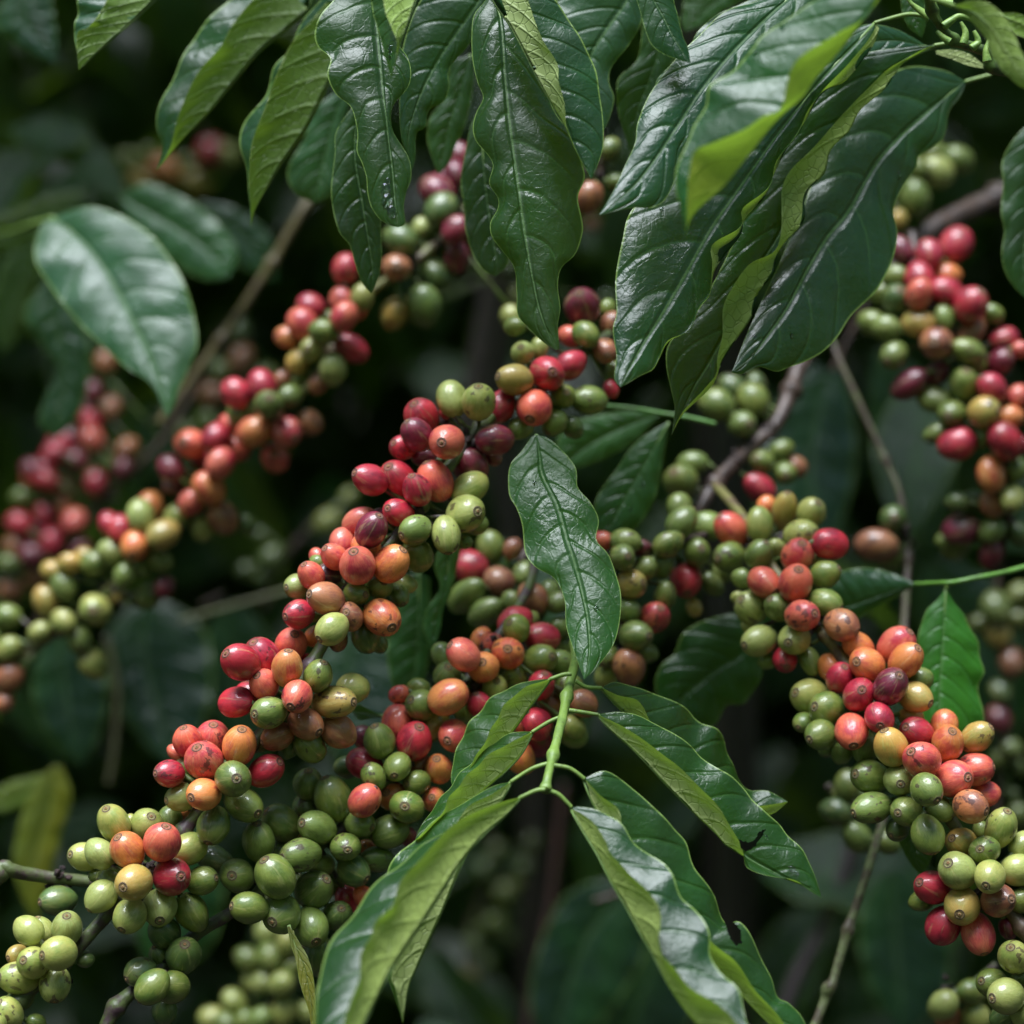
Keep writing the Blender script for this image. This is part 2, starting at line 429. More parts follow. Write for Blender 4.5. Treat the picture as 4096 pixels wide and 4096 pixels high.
# ------------------------------------------------------------------ leaves
UP_DARK = (.016, .062, .010); UP_MID = (.018, .085, .018); UP_FRESH = (.030, .125, .022)
UN = (.20, .32, .050)
def leaf(root, tile, F, Mr, Nr, d0, d1=None, off=(0, 0, 0), Cr=None, up=UP_DARK, un=UN, bulge=2.0, quilt=.9, ruf=.7, nv=96, seg=10, pet=None,
         petd=None, holes=None, drops=(), label=None, arch=0.0, name='leaf', seed=0, pr=.9):
    """rails F (u=-1), Mr midrib (u=0), [Cr fold], Nr (u=+1); off = depth offsets in mm of the rails"""
    d1 = d0 if d1 is None else d1
    if holes: nv, seg = 230, 30
    rails = [F, Mr] + ([Cr] if Cr else []) + [Nr]
    us = [-1, 0] + ([.6] if Cr else []) + [1]
    offs = list(off)
    RR = []
    for s, o in zip(rails, offs):
        P = [tp(tile, *p[:2])[:2] for p in pts(s)] if isinstance(s, str) else [tp(tile, *p[:2])[:2] for p in s]
        Q = resample(P, nv); row = []
        for i, q in enumerate(Q):
            v = i / (nv - 1); w = max(math.sin(math.pi * min(max(v, 0), 1)), 0) ** .6
            row.append(at(q[0], q[1], d0 + (d1 - d0) * v - arch / 1000 * math.sin(math.pi * v) + o / 1000 * w))
        RR.append(row)
    # converge ends
    for row in RR:
        row[0] = RR[1][0].copy(); row[-1] = RR[1][-1].copy()
    bm = bmesh.new(); uvl = bm.loops.layers.uv.new('UVMap')
    grid = []; nh = len(rails) - 1
    ang = seed * 1.7
    for i in range(nv):
        v = i / (nv - 1); row = []
        for h in range(nh):
            A, B = RR[h][i], RR[h + 1][i]
            al = RR[h][min(i + 1, nv - 1)] - RR[h][max(i - 1, 0)] + RR[h + 1][min(i + 1, nv - 1)] - RR[h + 1][max(i - 1, 0)]
            nr = al.cross(B - A)
            nr = nr.normalized() if nr.length > 1e-9 else Vector((0, -1, 0))
            wd = (B - A).length
            for s in range(seg + (1 if h == nh - 1 else 0)):
                t = s / seg; u = us[h] + (us[h + 1] - us[h]) * t; au = abs(u)
                p = A.lerp(B, t)
                bl = bulge / 1000 * math.sin(math.pi * t) * min(wd / .02, 1)
                ph = v * 8 - 1.25 * au ** 1.6 + (.45 if u > 0 else 0)
                q = (.16 + .75 * max(0, noise.noise(A * 45 + Vector((seed, h, 0))) + .2)) * quilt / 1000 * (math.sin(math.pi * ph) ** 2) ** .7 * math.sin(math.pi * min(au * 1.02, 1)) ** .7 * min(wd / .02, 1) * math.sin(math.pi * v) ** .3 if 0 < v < 1 else 0
                rf = 1.7 * ruf / 1000 * au ** 2 * math.sin(2 * math.pi * 5.2 * v + ang + (1.3 if u > 0 else 0)) * math.sin(math.pi * v) * min(wd / .03, 1)
                rn = .0006 * noise.noise(p * 70 + Vector((seed, 0, 0)))
                p = p + nr * (bl + q + rf + rn)
                row.append((p, u, v))
        grid.append(row)
    vs = [[bm.verts.new(c[0]) for c in row] for row in grid]
    hp = []
    if holes:
        for hs in holes: hp.append([tp(tile, *p) for p in pts(hs)])
    def inside(x, y, P):
        c = False; n = len(P)
        for a in range(n):
            x1, y1, x2, y2 = P[a][0], P[a][1], P[a - 1][0], P[a - 1][1]
            if (y1 > y) != (y2 > y) and x < (x2 - x1) * (y - y1) / (y2 - y1) + x1: c = not c
        return c
    nc = len(grid[0])
    for i in range(nv - 1):
        for j in range(nc - 1):
            if hp:
                c = (vs[i][j].co + vs[i + 1][j + 1].co) / 2
                X = c.x / (W * c.y) * 4096 + 2048; Y = (CAMZ - c.z) / (W * c.y) * 4096 + 2048
                if any(inside(X, Y, P) for P in hp): continue
            try: f = bm.faces.new((vs[i][j], vs[i + 1][j], vs[i + 1][j + 1], vs[i][j + 1]))
            except Exception: continue
            for lp, (a, b) in zip(f.loops, ((i, j), (i + 1, j), (i + 1, j + 1), (i, j + 1))):
                _, u, v = grid[a][b]; lp[uvl].uv = ((u + 1) / 2, v)
    org = RR[1][0].copy()
    mr = RR[1]
    P = [mr[i] + Vector((0, .0009, 0)) for i in range(0, nv, max(nv // 20, 1))]
    o = finish(bm, name, [M_LF], root, org)
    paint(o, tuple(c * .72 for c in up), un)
    if label: o['label'] = label
    # raised midrib under the blade
    bm = bmesh.new()
    add_tube(bm, P, [.0009 * (1 - .8 * i / (len(P) - 1)) for i in range(len(P))], 8)
    mo = finish(bm, 'midrib', [M_ST], o, org.copy()); paint(mo, (.16, .25, .07), (.13, .22, .06))
    if pet:
        V, R, _ = tube_world(tile, pet, pr * 1.15, pr, petd or d0, d0)
        bm = bmesh.new(); add_tube(bm, V, R, 10, rough=.1)
        po = finish(bm, 'petiole', [M_ST], o, V[0].copy()); paint(po, *FRESH_ST)
    for (u, v, s) in drops:
        i = int(v * (nv - 1)); uu = [abs(g[1] - u) for g in grid[i]]; j = uu.index(min(uu))
        p = grid[i][j][0]; j2 = min(j + 1, nc - 1); i2 = min(i + 1, nv - 1)
        a = grid[i2][j][0] - p; b = grid[i][j2][0] - p if j2 != j else Vector((1, 0, 0)); nn = a.cross(b).normalized()
        bm = bmesh.new(); bmesh.ops.create_uvsphere(bm, u_segments=16, v_segments=10, radius=1)
        mat = Matrix.Translation(p) @ nn.to_track_quat('Z', 'Y').to_matrix().to_4x4() @ Matrix.Diagonal((s / 1000, s / 1000 * 1.5, s / 1000 * .45, 1))
        bmesh.ops.transform(bm, matrix=mat, verts=bm.verts)
        finish(bm, 'water_drop', [M_WA], o, p.copy())
    return o
def stem(root, tile, s, r0, r1=None, d0=1.1, d1=None, cols=GREEN_ST, nodes=(), label=None, name='stem'):
    V, R, Q = tube_world(tile, s, r0, r1, d0, d1)
    n = len(V)
    for f in nodes:
        for i in range(n):
            t = (i / (n - 1) - f) * sum((V[k + 1] - V[k]).length for k in range(n - 1))
            R[i] *= 1 + .55 * math.exp(-(t / .0035) ** 2)
    bm = bmesh.new(); add_tube(bm, V, R, 16, rough=.14)
    o = finish(bm, name, [M_ST], root, V[0].copy()); paint(o, *cols)
    if label: o['label'] = label
    return Q
def branch(label, tile, s, group=None, r0=2.2, r1=None, d0=1.1, d1=None, cols=GREEN_ST, nodes=(), name='coffee_branch', cat='branch'):
    P = pts(s)[0]; x, y, _ = tp(tile, P[0], P[1])
    root = thing(name, label, cat, at(x, y, P[2] if len(P) > 2 else d0), group)
    Q = stem(root, tile, s, r0, r1, d0, d1, cols, nodes)
    return root, Q
# ================================================================== THE PLANT
# ---- A: the long ripening branch, bottom left to top centre
A, QA = branch('long sharp branch of salmon, orange and green cherries from bottom left corner to centre', 'G',
    '-60,4150,1.075 90,3990,1.08 200,3900,1.085 330,3770,1.09 480,3600,1.095 640,3440,1.10 790,3250,1.105 900,3080,1.105 1020,2960,1.11 1180,2760,1.11 1300,2560,1.115 1400,2350,1.12 1590,2140,1.125 1700,2000,1.13 1830,1820,1.14 1950,1680,1.155 2130,1580,1.17 2280,1450,1.185 2420,1350,1.21 2560,1240,1.24',
    'fruiting coffee branches', 3.1, 2.6, cols=GREEN_ST, nodes=(.05, .11, .19, .29, .40, .5, .6, .7, .8))
fruit(A, QA, '''
T1: 215 1225 100 l; 310 1240 98 l 285 1130; 505 1215 115 l 520 1110; 440 1400 120 l 340 1395; 250 1470 108 l 205 1430; 130 1410 70 y 80 1420 /1;
150 1585 120 l 20 1560 e1.25 /1; 415 1630 112 l 425 1735; 590 1310 50 l /2; 645 1450 55 d /2;
| T1: 150 1745 85 g /2; 60 1850 105 l 10 1760; 270 1920 60 g /1; -60 1960 100 l; 
| T1: 860 420 120 l 820 305 e1.18; 990 400 45 l /2; 1110 435 115 l 1155 355; 1280 390 85 g /1; 1225 560 128 s 1265 435; 965 620 122 o 905 515;
755 645 108 l; 640 670 105 l 555 640 /1; 845 845 98 l 755 850 /1; 760 970 108 l 685 1060 /1; 1010 865 127 y 955 875; 1295 820 130 r 1380 795 e1.2;
1425 610 112 l /1; 1525 850 98 g 1635 820 e1.2; 980 1115 115 l 935 1200; 1205 1055 128 l 1225 1125; 1445 1090 118 g e1.2; 1240 1240 108 d /2; 720 815 45 g /2;
| T3: 450 1065 102 s 430 965; 640 1050 118 s 655 942; 840 1100 122 o 868 978 e1.18; 575 1215 133 s 538 1110; 365 1150 60 s /2; 310 1310 98 r 225 1300;
435 1285 84 g 398 1215 /1; 1040 1290 118 r 1150 1215 e1.2; 795 1350 127 g 835 1330; 575 1465 114 o 497 1475 e1.18; 400 1490 103 l 305 1505 /1;
870 1540 122 g 985 1595 e1.25; 645 1700 114 g 615 1815 e1.2; 395 1600 60 o /2;
| T3: 850 470 124 r 760 400 e1.2; 1015 430 128 r 960 320; 1230 340 115 s 1265 260 /1; 1200 515 106 o 1215 385 e1.25; 1330 490 70 r /2; 1025 635 106 s 985 565;
910 720 96 r /1; 820 770 112 r /1 e1.2; 1275 730 111 s 1240 790; 1435 570 106 g 1480 470; 1550 770 118 y 1700 760 e1.36; 1700 665 110 l /1; 1065 850 119 g 970 850;
1340 930 112 b 1440 985 e1.18; 1130 1030 96 b 1025 1070 e1.2; 1590 990 116 b /1 e1.15; 1375 1110 103 g /1; 1210 1110 75 d /2; 1010 1080 60 g /2;
| T5: 650 1265 90 s /1; 590 1370 93 s 530 1310; 830 1300 104 o /1; 765 1435 130 s 745 1335; 1020 1425 119 o 1105 1325 e1.15; 460 1370 55 s /2; 460 1410 50 g /2;
415 1510 95 s 370 1430; 550 1505 83 k 480 1500; 315 1595 88 l 240 1600 /1; 525 1685 116 b 418 1650 e1.2; 320 1805 103 r 235 1820; 430 1790 78 g 378 1780 /1;
755 1650 85 g 825 1655; 930 1595 96 g 968 1560; 1080 1660 72 g 1112 1725 e1.25 /1; 1120 1580 75 l /2; 710 1825 100 b 690 1785; 950 1830 128 o 1025 1895 e1.12;
T4: 575 595 110 l 490 665; 440 650 70 o /2; 620 680 70 b /2; 830 650 102 d /1; 920 700 68 d /2;
| T5: 790 1110 103 s /1 e1.2; 870 1170 114 m 930 1070 e1.15; 930 1040 38 m /2; 1075 1040 98 r 1005 1005 e1.2; 1200 1170 106 g 1105 1210 e1.15; 1215 1360 112 g /1;
1575 1260 50 g /2; 1580 1045 128 l 1665 1030; 1655 1120 78 g /2; 1435 1205 102 l 1450 1335 e1.25; 1610 855 106 l e1.3;
| T5: 860 790 114 r 755 740 e1.15; 1070 790 126 r 1010 700 e1.15; 1215 865 102 r 1180 765 e1.2; 1355 800 124 s 1290 670 e1.15 /1; 
| T5: 1250 315 118 r 1200 225 /1; 1215 450 106 m 1150 360; 1110 550 90 r 1045 515 /1; 1440 505 125 s 1408 512; 1270 610 80 m /2; 1480 180 106 l e1.2; 1680 205 116 l 1680 100;
1430 290 45 r /2; 1465 345 75 k /2; 1850 235 106 r /1; 1800 490 110 m e1.2; 1790 620 60 m /2; 1620 690 125 m /1 e1.15;
| T6: 1050 790 114 y 935 770 e1.15; 1300 745 123 r 1335 740; 1475 680 100 r /1 e1.15; 1115 590 84 l 1100 550; 1240 550 68 l /1; 1205 1000 122 s 1170 1085 e1.12; 1420 915 88 g 1445 890;
1615 945 105 g e1.15; 1100 1155 82 g 1030 1185 /1; 1355 1115 90 g 1300 1190 /1; 1490 1150 75 d /2;
| T6: 1060 390 72 g /2; 1565 240 124 m 1540 150; 1590 450 88 g e1.2; 1480 465 78 s /1; 1740 575 88 b 1750 610; 1790 370 80 b /1; 1780 860 58 r /2; 1810 720 58 g /2; 1760 250 58 g /2;

''', seed=3)
leaf(A, 'V', '1005,820 985,850 962,880 960,930 975,960 985,990 990,1040 1010,1070 1045,1090 1065,1130 1068,1180 1080,1220 1102,1282',
     '1012,820 1018,860 1023,896 1050,951 1070,1018 1085,1066 1100,1126 1110,1178 1112,1233 1102,1282',
     '1020,822 1045,835 1085,880 1090,920 1115,950 1130,980 1125,1020 1150,1050 1165,1090 1172,1130 1168,1180 1155,1220 1125,1260 1102,1282',
     1.12, 1.065, off=(4, 0, 2), up=(.026, .12, .018), bulge=.8, quilt=.12, ruf=.8, seed=2, drops=((.3, .72, 1.2), (-.3, .2, .9), (.2, .5, .6)),
     label='broad wavy green leaf hanging in the centre of the picture')
leaf(A, 'T3', '1920,870 1850,840 1780,800 1730,790 1690,840', '1930,880 1860,865 1790,850 1740,845 1690,840', '1930,885 1870,890 1800,900 1740,905 1690,842', 1.15, up=UP_DARK, seed=4, bulge=1, ruf=.3, quilt=.3)
# ---- B: lower middle branch crossing behind the long one
B, QB = branch('lower branch packed with dark green cherries, turning red behind the young shoot', 'V',
    '180,2000,1.085 215,1905,1.09 290,1842,1.10 360,1770,1.11 470,1700,1.115 560,1625,1.12 650,1560,1.125 730,1480,1.13 800,1390,1.14 870,1300,1.145 940,1200,1.16 1000,1100,1.19 1010,1000,1.23',
    'fruiting coffee branches', 3.3, 2.2, cols=GREEN_ST, nodes=(.08, .2, .35, .5, .62, .75))
fruit(B, QB, '''
T1: 1385 1410 128 d 1410 1315; 1210 1420 85 d 1180 1345 /1; 1060 1540 102 d 970 1580; 1150 1650 112 g 1060 1750 e1.15; 1300 1655 116 g 1220 1620; 1240 1830 90 d /2;
| T2: 380 310 98 d 365 230 /1; 190 415 123 g 90 325 /1; 465 450 118 g 365 400 e1.25; 20 555 125 g 15 420 e1.15; 340 655 115 g 215 665 e1.3; 145 820 140 g 75 690 e1.12; 440 915 133 g 535 825 e1.15;
560 850 100 d /2; 190 1100 137 g 140 1135; 185 620 85 g /2; 320 520 65 y /2; 500 730 78 l /2; T1: 1885 1055 115 g 1765 1030 e1.15; 1790 810 123 g 1770 790; 1620 690 100 d e1.35 /2;
| T2: 675 595 106 g 700 600; 740 775 110 d 835 825; 915 690 98 d e1.15 /1; 840 600 60 o /2; 415 1200 126 g 460 1280; 610 1115 106 d 650 1045 /1; 475 1420 115 d /2 e1.2; 690 990 88 r /2; 810 970 70 s /2;
1010 480 122 g 880 525 e1.12; 780 420 96 g 880 440 e1.22; 585 235 128 g 525 75 e1.25; 395 125 105 g 400 20 /1;
| T4: 1070 1300 107 s; 1195 1440 129 r 1235 1330; 1345 1310 96 y e1.3 /1; 1495 1400 113 s 1450 1425; 930 1440 116 g 900 1325; 820 1420 80 m /2; 820 1610 112 r /1 e1.15; 690 1640 85 d /2;
1065 1635 100 g 1050 1690; 885 1710 91 g 845 1620; 1230 1620 75 b /1; 1380 1650 100 o 1368 1570 e1.2; 1215 1755 91 g 1145 1755; T2: 820 245 114 s; 1035 215 106 o 990 175 /1; 1140 295 121 g 1130 270; 1340 235 85 o 1330 210 /1; 1150 520 60 m /2;
| T4: 1250 1170 108 g 1175 1125; 1450 1110 121 o e1.15; 1565 1210 78 g 1560 1130 /1; 1690 1170 89 r 1660 1085; 1445 960 104 g 1455 880 /1; 1420 800 85 g /2; 1565 790 113 s 1470 715; 1715 885 111 o 1708 840;
1900 780 114 o 1900 740; 1780 720 88 s 1810 660 /1; 1700 680 80 o /2; 1640 1055 75 o /2; 1800 1050 100 l 1815 985 /1; 1080 1090 65 s /2; 1230 1040 70 g /2; 1150 1200 70 l /2;
| T7: 870 1110 108 r /1; 880 1160 97 g 828 1108; 1070 1230 109 r; 1060 1390 108 g 1140 1365; 860 1530 95 g /1; 1205 1420 95 g /1; 1065 1590 95 r 1090 1500; 1275 1600 95 g /1; 1150 1740 90 b /2;
1385 1725 96 b e1.12; 1030 1890 95 r /1; 900 1890 50 s /2; 1310 1900 80 l /1; 980 1090 60 g /2;
B1: 1200 560 70 m /2; 1120 640 70 o /2; 1380 530 60 g /2; 1210 470 60 r /1;
''', seed=5)
# thin yellowing leaf hanging edge-on
leaf(B, 'T2', '235,1190 262,1330 300,1450 325,1600 360,1720 400,1850 430,2060', '245,1190 300,1350 365,1500 400,1680 425,1850 435,2060', '255,1190 335,1330 388,1420 428,1550 445,1700 455,1880 440,2060', 1.09, 1.07,
     up=(.20, .19, .02), un=(.30, .28, .05), bulge=.5, quilt=.1, ruf=.3, seed=9, label='narrow yellowing leaf seen edge-on')
# ---- C: right branch
C, QC = branch('sharp branch with orange, red and olive cherry clusters descending to the right edge', 'V',
    '1350,915,1.26 1400,975,1.22 1450,1060,1.18 1490,1110,1.165 1560,1200,1.15 1620,1290,1.135 1700,1400,1.12 1790,1540,1.11 1850,1640,1.105 1925,1745,1.10 2010,1880,1.09',
    'fruiting coffee branches', 2.6, 3.2, cols=((.16, .15, .045), (.10, .06, .04)), nodes=(.1, .3, .45, .6, .75, .87))
fruit(C, QC, '''
T8: 820 570 96 g e1.2 /1; 990 600 122 s e1.12 900 500; 1205 560 96 l e1.2; 980 810 108 g 890 815; 1200 790 100 g 1245 700 e1.1; 1395 460 88 y 1405 330 e1.45; 1255 420 65 o /2; 1595 475 100 l 1635 400 /1; 1515 635 106 l 1610 625 e1.25;
1735 710 110 r e1.18; 1335 740 62 l /1; 
| T8: 1490 800 115 s 1510 710; 1475 1005 124 s 1485 905 e1.12; 1240 1000 108 s 1310 1065; 1700 940 98 g 1795 890 e1.15; 1700 1150 103 g 1805 1190 e1.15; 1630 820 50 l /2; 1080 970 70 g /1; 1145 1190 115 l 1060 1125; 1345 1190 93 g 1280 1125;
1525 1250 110 s 1600 1228; 1040 1110 45 l /2; 
| T8: 1205 1440 112 l 1085 1470 e1.25; 1465 1430 111 l 1410 1445 e1.1; 1395 1580 88 r 1400 1630 /1; 1585 1590 76 g 1625 1700 e1.35 /1; 1825 1320 112 b 1925 1370 e1.12; 1270 1590 60 g /2; 1130 1330 50 l /2;
| T9: 685 735 106 o 590 665 e1.2 /1; 750 865 122 o 655 835 e1.18; 970 720 123 s 1050 620; 1040 835 116 o 1110 740 e1.2; 480 895 93 o /1 e1.15; 540 965 96 r 565 880 e1.2; 685 1095 119 r 688 1047; 925 1030 128 m 970 940; 840 1265 106 r 830 1315;
315 1105 122 l 200 1070 e1.18; 445 1200 121 g 345 1175 e1.08; 1115 1110 106 y 1205 1150 e1.18; 1150 975 80 g /2; 1080 1260 80 y /2; 630 1365 116 s 628 1460 e1.22; 270 1300 74 g 222 1330 /1; 395 1395 106 g 305 1420; 560 1530 75 g /2; 740 1490 100 g /1; 450 1500 60 d /2;
| T9: 930 1490 116 y 870 1360 e1.22; 1125 1380 112 r 1030 1330 e1.18 /1; 1160 1580 128 s 1070 1515 e1.1; 1330 1320 95 o /2; 1355 1460 121 o 1370 1365 e1.12; 1575 1415 102 y 1665 1335 e1.2; 1565 1655 116 s 1685 1630 e1.1; 1400 1725 130 s 1478 1700;
770 1710 120 g 650 1680 e1.2; 985 1740 109 l 980 1750; 1200 1810 114 g 1255 1875; T10: 1640 195 90 s /1; 1530 290 115 b 1625 315 e1.12; 785 300 112 g 640 330 e1.32; 1045 325 106 g 968 325; 1300 310 92 g 1385 345 e1.15; 980 460 83 d 920 500 /1; 1205 500 116 g 1245 630 e1.2;
| T10: 1755 455 117 l 1785 325 e1.25; 1460 560 108 y 1375 520 e1.12 /1; 1635 620 107 g 1580 595; 1610 470 60 g /2; 1430 775 132 l 1345 705 e1.1; 1675 820 109 l 1625 865; 1890 770 115 l; 1920 580 90 l /1; 1240 900 120 r 1130 850 e1.18 /1; 1160 1000 80 g /2;
1465 1040 130 y 1420 1080; 1740 1000 117 b 1805 970; 1320 1190 122 r /1 e1.1; 1585 1250 122 s 1615 1380 e1.18; 1920 1000 90 g /1; 1810 1210 70 m /2;
| T10: 1860 1430 112 l 1810 1340 e1.22; 1690 1620 104 g 1600 1590 /1; 1800 1720 124 l 1680 1720; 1940 1850 90 l; 1915 1590 70 g /1; 1790 1870 95 d /2;
''', seed=7)
leaf(C, 'V', '1683,1552 1692,1580 1706,1610 1722,1635 1738,1652', '1705,1545 1718,1580 1728,1620 1738,1652', '1750,1545 1758,1590 1754,1625 1738,1652', 1.15, up=UP_DARK, bulge=.8, quilt=.3, ruf=.2, seed=6)
# ---- K: twig of cherries behind the centre leaf
K, QK = branch('half-shaded coffee twig of olive and red cherries behind the hanging centre leaf', 'V',
    '1330,1010,1.22 1250,1030,1.20 1190,1040,1.19 1130,1070,1.19 1170,1150,1.19 1190,1240,1.19', 'fruiting coffee branches', 2.2, 1.6, cols=BROWN_ST, nodes=(.2, .5, .8))
fruit(K, QK, '''
T8: 10 690 75 s; 190 690 90 g e1.2; 170 810 92 g 205 800; 310 740 65 m /1; 515 710 92 g e1.2; 335 900 83 g e1.15; 455 870 86 g e1.12; 235 1010 100 y 315 1000 e1.1; 730 770 101 g 755 740; 650 980 116 r 650 1075; 490 1105 80 g e1.3 /1; 850 1010 78 g e1.2 /1; 920 930 70 g /2;
710 1190 58 y /2; 615 550 106 g e1.18; 600 430 90 g /1; 
| T8: 215 1210 80 g 295 1210; 410 1265 105 s 450 1190; 275 1400 113 g 365 1400; 140 1350 70 g /2; 350 1530 75 g /2; 220 1640 112 b e1.18; 60 1560 75 g 20 1610; 50 1700 85 l /1;
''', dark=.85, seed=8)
K2, QK2 = branch('blurred coffee twig of red, brown and olive cherries left of the centre leaf', 'V', '1040,960,1.27 1000,1030,1.25 960,1090,1.24 930,1140,1.22 1010,1180,1.2', 'fruiting coffee branches', 2.0, 1.6, cols=BROWN_ST)
fruit(K2, QK2, '''T7: 525 690 115 r; 750 800 105 b; 505 910 105 g e1.4; 650 1040 98 g e1.35; 685 545 94 g e1.2; 850 560 70 b; 
| T7: 940 750 85 g; 1000 930 104 b e1.15; 850 960 75 g; 1130 880 75 g /1; 1200 960 80 g /1; 1210 1150 75 g; 1250 1280 70 g /2;''', dark=.85, seed=9)
# ---- D: blurred branch to the left
D, QD = branch('blurred branch of pink, salmon and green cherries climbing from the left edge', 'V',
    '-40,1330,1.36 60,1230,1.36 150,1160,1.35 220,1095,1.34 300,1010,1.335 370,940,1.33 440,870,1.32 510,790,1.31 590,720,1.30 640,640,1.30 690,560,1.30 760,510,1.30 830,455,1.31 900,370,1.32',
    'fruiting coffee branches', 2.6, 2.6, cols=((.16, .17, .05), (.11, .07, .045)), nodes=(.1, .3, .5, .7, .9))
fruit(D, QD, '''
T15: 720 450 112 l 720 450; 480 540 88 l; 345 380 93 y e1.15; 480 270 90 g; 600 690 85 g; 700 860 100 l /1; 300 620 75 l; 60 750 85 l; 50 500 90 g; 1120 350 85 g /1; 1240 280 75 m /1; 70 960 95 b /1; 30 1150 70 b /1; 880 340 60 y /2; 940 190 75 g; -60 640 80 g;
| T13: 1130 1370 95 o /1; 1060 1440 103 l; 1230 1580 106 y e1.15; 1020 1660 100 o 1010 1730; 910 1540 88 r; 830 1500 83 r /1; 840 1710 85 l; 1210 1780 78 g; 700 1800 85 g; 1060 1840 65 g; 520 1800 75 y; 390 1850 70 y; 630 1740 60 y /1;
| T13: 1575 1230 107 o; 1440 1340 92 s; 1680 1450 106 b; 1530 1540 78 l; 1330 1450 90 l /1; 1310 1210 70 m /1; 1860 1500 65 d /2;
T14: 305 1650 112 s 270 1640; 155 1835 92 m; 300 1880 70 g; 530 1800 103 s; 380 1750 75 r /2; 500 1600 95 r; 660 1690 92 s /1;
| T14: 650 1270 100 r; 845 1215 105 r; 1000 1170 62 b /2; 900 1360 104 g 910 1310; 1060 1290 77 g; 690 1425 91 g; 600 1500 72 s /1; 785 1560 108 o; 1030 1560 108 s 1100 1610; 1200 1490 88 b /1; 945 1760 104 s 950 1730; 
| T14: 1600 545 85 l; 1445 570 84 s; 1465 690 98 s; 1215 620 95 r; 1155 750 108 s; 1040 845 84 o; 1310 805 91 g; 1350 700 50 g /2; 1225 940 92 l 1195 940; 1120 1030 84 y; 1380 1095 96 l e1.18; 1520 930 92 r e1.28; 1270 1200 68 b; 1120 1170 48 g /1; 1475 330 100 r; 1560 640 70 s /1;
| L0: 1510 905 58 d; 1495 1010 52 b 1500 1010; 1590 860 34 l /1; 1665 790 56 d; 1650 1040 48 d /1; 1600 1155 60 d e1.2 /1; 1490 1190 42 y e1.3 /1; 
| L0: 1735 590 45 m; 1650 720 58 m; 1720 660 48 m; 1720 870 48 m; 1725 970 46 m e1.25; 1690 690 45 m /1; 1930 1200 40 l /1;
''', dark=.88, seed=11)
# ---- far left red heap
G2, QG = branch('strongly blurred far-left coffee branch heaped with crimson cherries', 'V', '390,690,1.6 330,800,1.6 260,880,1.6 180,960,1.6 110,1080,1.6 60,1200,1.6', 'fruiting coffee branches', 2.6, 2.2, cols=BROWN_ST)
fruit(G2, QG, '''T13: 700 500 75 m; 840 620 75 b; 690 720 80 r; 700 860 85 s; 570 1020 85 m; 450 900 80 r; 400 970 75 r; 640 620 60 m /1; 600 900 70 r /2; 520 850 75 m /1; 800 280 80 b /1;
| T13: 330 1080 80 r; 350 1170 80 r; 230 1080 70 m; 720 1190 85 r; 500 1230 80 b; 960 930 75 b; 930 1080 65 m; 800 1040 65 g; 160 1300 70 g; 250 1150 70 s /1; 880 1000 60 m /2;
| T13: 140 1500 82 r; 200 1580 82 r; 340 1430 80 r; 560 1480 85 s; 390 1640 90 r; 230 1740 85 m; 110 1660 75 b; 610 1690 65 m; 480 1360 60 b; 60 1800 70 g; 290 1560 70 m /2; T15: 80 300 80 b; 250 200 80 b; 60 420 60 g /2;''', dark=.8, seed=12)
# ---- F: top right
Fb, QF = branch('shaded coffee branch crowded with crimson and green cherries at the right edge', 'V', '1720,440,1.33 1740,540,1.31 1790,620,1.30 1830,700,1.30 1870,790,1.29 1900,880,1.29 1900,980,1.30 1880,1080,1.32', 'fruiting coffee branches', 2.8, 2.2, cols=BROWN_ST)
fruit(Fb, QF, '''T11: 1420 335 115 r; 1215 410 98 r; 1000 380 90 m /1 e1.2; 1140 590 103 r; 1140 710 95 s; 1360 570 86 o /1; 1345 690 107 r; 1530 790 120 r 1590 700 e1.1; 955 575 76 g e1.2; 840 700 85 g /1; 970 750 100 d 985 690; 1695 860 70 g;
| T11: 790 930 93 g; 895 970 93 g; 1140 935 103 y e1.1; 1330 890 70 g e1.2; 1275 1080 115 b 1230 1080; 1530 1000 85 b e1.5 /1; 1510 1140 92 g e1.25; 1780 1050 93 r; 1755 1220 90 m 1800 1170; 955 1170 98 g 890 1220 e1.15; 1070 1390 97 m e1.35; 1275 1310 85 m e1.15; 1475 1390 98 g 1480 1300 e1.2;
1560 1240 80 g /1; 1690 1420 103 r; 1910 1130 60 s;
| T11: 1260 1505 98 g e1.2; 1390 1610 98 g 1340 1630; 1630 1600 108 y 1720 1590; 1835 1640 85 o; 1890 1480 75 s; 1280 1760 66 g e1.45; 1430 1840 112 r e1.18; 1630 1790 72 g; 1790 1820 118 r; 1925 1850 60 r /1;
| T12: 1685 750 102 o e1.18; 1880 715 72 g; 1845 930 93 l 1810 1010 e1.25; 1690 975 82 b /1; 1430 960 75 d /1; 1560 950 75 d /1; 1460 1165 116 m; 1690 1180 86 g; 1680 1350 88 m; 1420 1290 95 g /2; 1890 1200 80 d /1; 1340 1250 60 g /2;''', dark=.8, seed=13)
